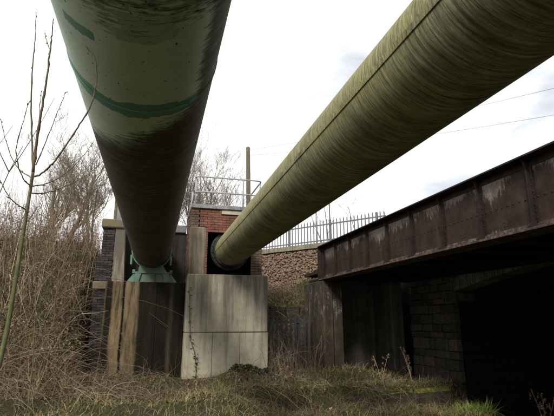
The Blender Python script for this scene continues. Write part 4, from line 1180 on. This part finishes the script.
for nm, p in SAP.items():
    if nm == 'main': p = [(-0.80, 2.5, -0.05), (-0.77, 2.53, 0.6)] + p
    pts = smooth_path(p, 6); r0, r1 = RADS.get(nm, (0.0034, 0.0016)); n = len(pts)
    if nm != 'main': pts[1:-1] += rng.normal(0, 0.0011, (n - 2, 3))
    rr_ = np.linspace(r0, r1, n)
    if nm != 'main':
        rr_ = rr_ * (1 + 0.35 * (np.arange(n) % 6 == 3))
    b = MB(); b.tube([tuple(q) for q in pts], list(rr_), 8)
    br = b.build('stem' if nm == 'main' else 'branch', 'sapling_bark' if nm == 'main' else 'sapling_twig', sp, True)
    if nm != 'main':
        for q in list(range(5, n, 6)) + [n - 1]:
            d_ = pts[q] - pts[q - 1]; d_ /= np.linalg.norm(d_); sdv = rng.normal(0, 0.004, 3)
            b = MB(); b.tube([tuple(pts[q] + sdv * 0.3), tuple(pts[q] + sdv + d_ * 0.007), tuple(pts[q] + sdv + d_ * 0.016)], [0.0024, 0.0034, 0.001], 5); b.build('bud', 'sapling_twig', br)
# slimmer whips beyond it
def whip(loc, h, seed, lean, label):
    rng = np.random.default_rng(seed); z0 = float(ground_h(loc[0], loc[1])) - 0.03
    o = thing('sapling', (loc[0], loc[1], z0), label, 'sapling', 'saplings on the verge')
    base = np.array([loc[0], loc[1], z0]); n = 12
    pts = np.array([base + np.array([lean[0] * q * q, lean[1] * q, 1.0]) * h * q * np.array([1, 1, 1]) for q in np.linspace(0, 1, n)]); pts[1:] += rng.normal(0, 0.012, (n - 1, 3))
    b = MB(); b.tube([tuple(p) for p in pts], list(np.linspace(0.014, 0.004, n)), 6); b.build('stem', 'sapling_twig', o, True)
    for k in range(7):
        i = rng.integers(4, n - 1); a = rng.uniform(0, 2 * pi); L = h * rng.uniform(0.10, 0.22); d = np.array([cos(a) * .6, sin(a) * .6, 0.9])
        q = [pts[i] + d * L * w + np.array([0, 0, 0.3]) * L * w * w for w in np.linspace(0, 1, 5)]
        b = MB(); b.tube([tuple(p) for p in q], list(np.linspace(0.006, 0.0025, 5)), 5); b.build('branch', 'sapling_twig', o, True)
whip((-2.05, 5.6), 3.6, 91, (0.10, 0.0), 'slim bare whip just behind the green-stemmed sapling')
whip((-2.55, 6.3), 4.0, 92, (0.06, 0.02), 'tallest slim bare whip at the picture edge behind the green-stemmed sapling')
whip((-2.2, 7.4), 3.7, 93, (0.05, 0.0), 'slim bare whip standing between the green-stemmed sapling and the bank scrub')
whip((-2.1, 9.4), 3.4, 94, (-0.12, 0.0), 'thin bare whip at the foot of the bank scrub')

# ------------------------------------------------------------------ scrap of litter
import bmesh
bm = bmesh.new(); bmesh.ops.create_icosphere(bm, subdivisions=2, radius=0.045)
for v_ in bm.verts: v_.co *= 1 + random.uniform(-0.25, 0.2); v_.co.z *= 0.8
me = bpy.data.meshes.new('paper_scrap'); bm.to_mesh(me); bm.free(); me.materials.append(M['white_scrap'])
o = bpy.data.objects.new('paper_scrap', me); COL.objects.link(o); o.location = (4.05, 10.25, float(ground_h(4.05, 10.25)) + 0.05)
tag(o, 'small crumpled white scrap in the dead stems below the stone edging', 'litter')
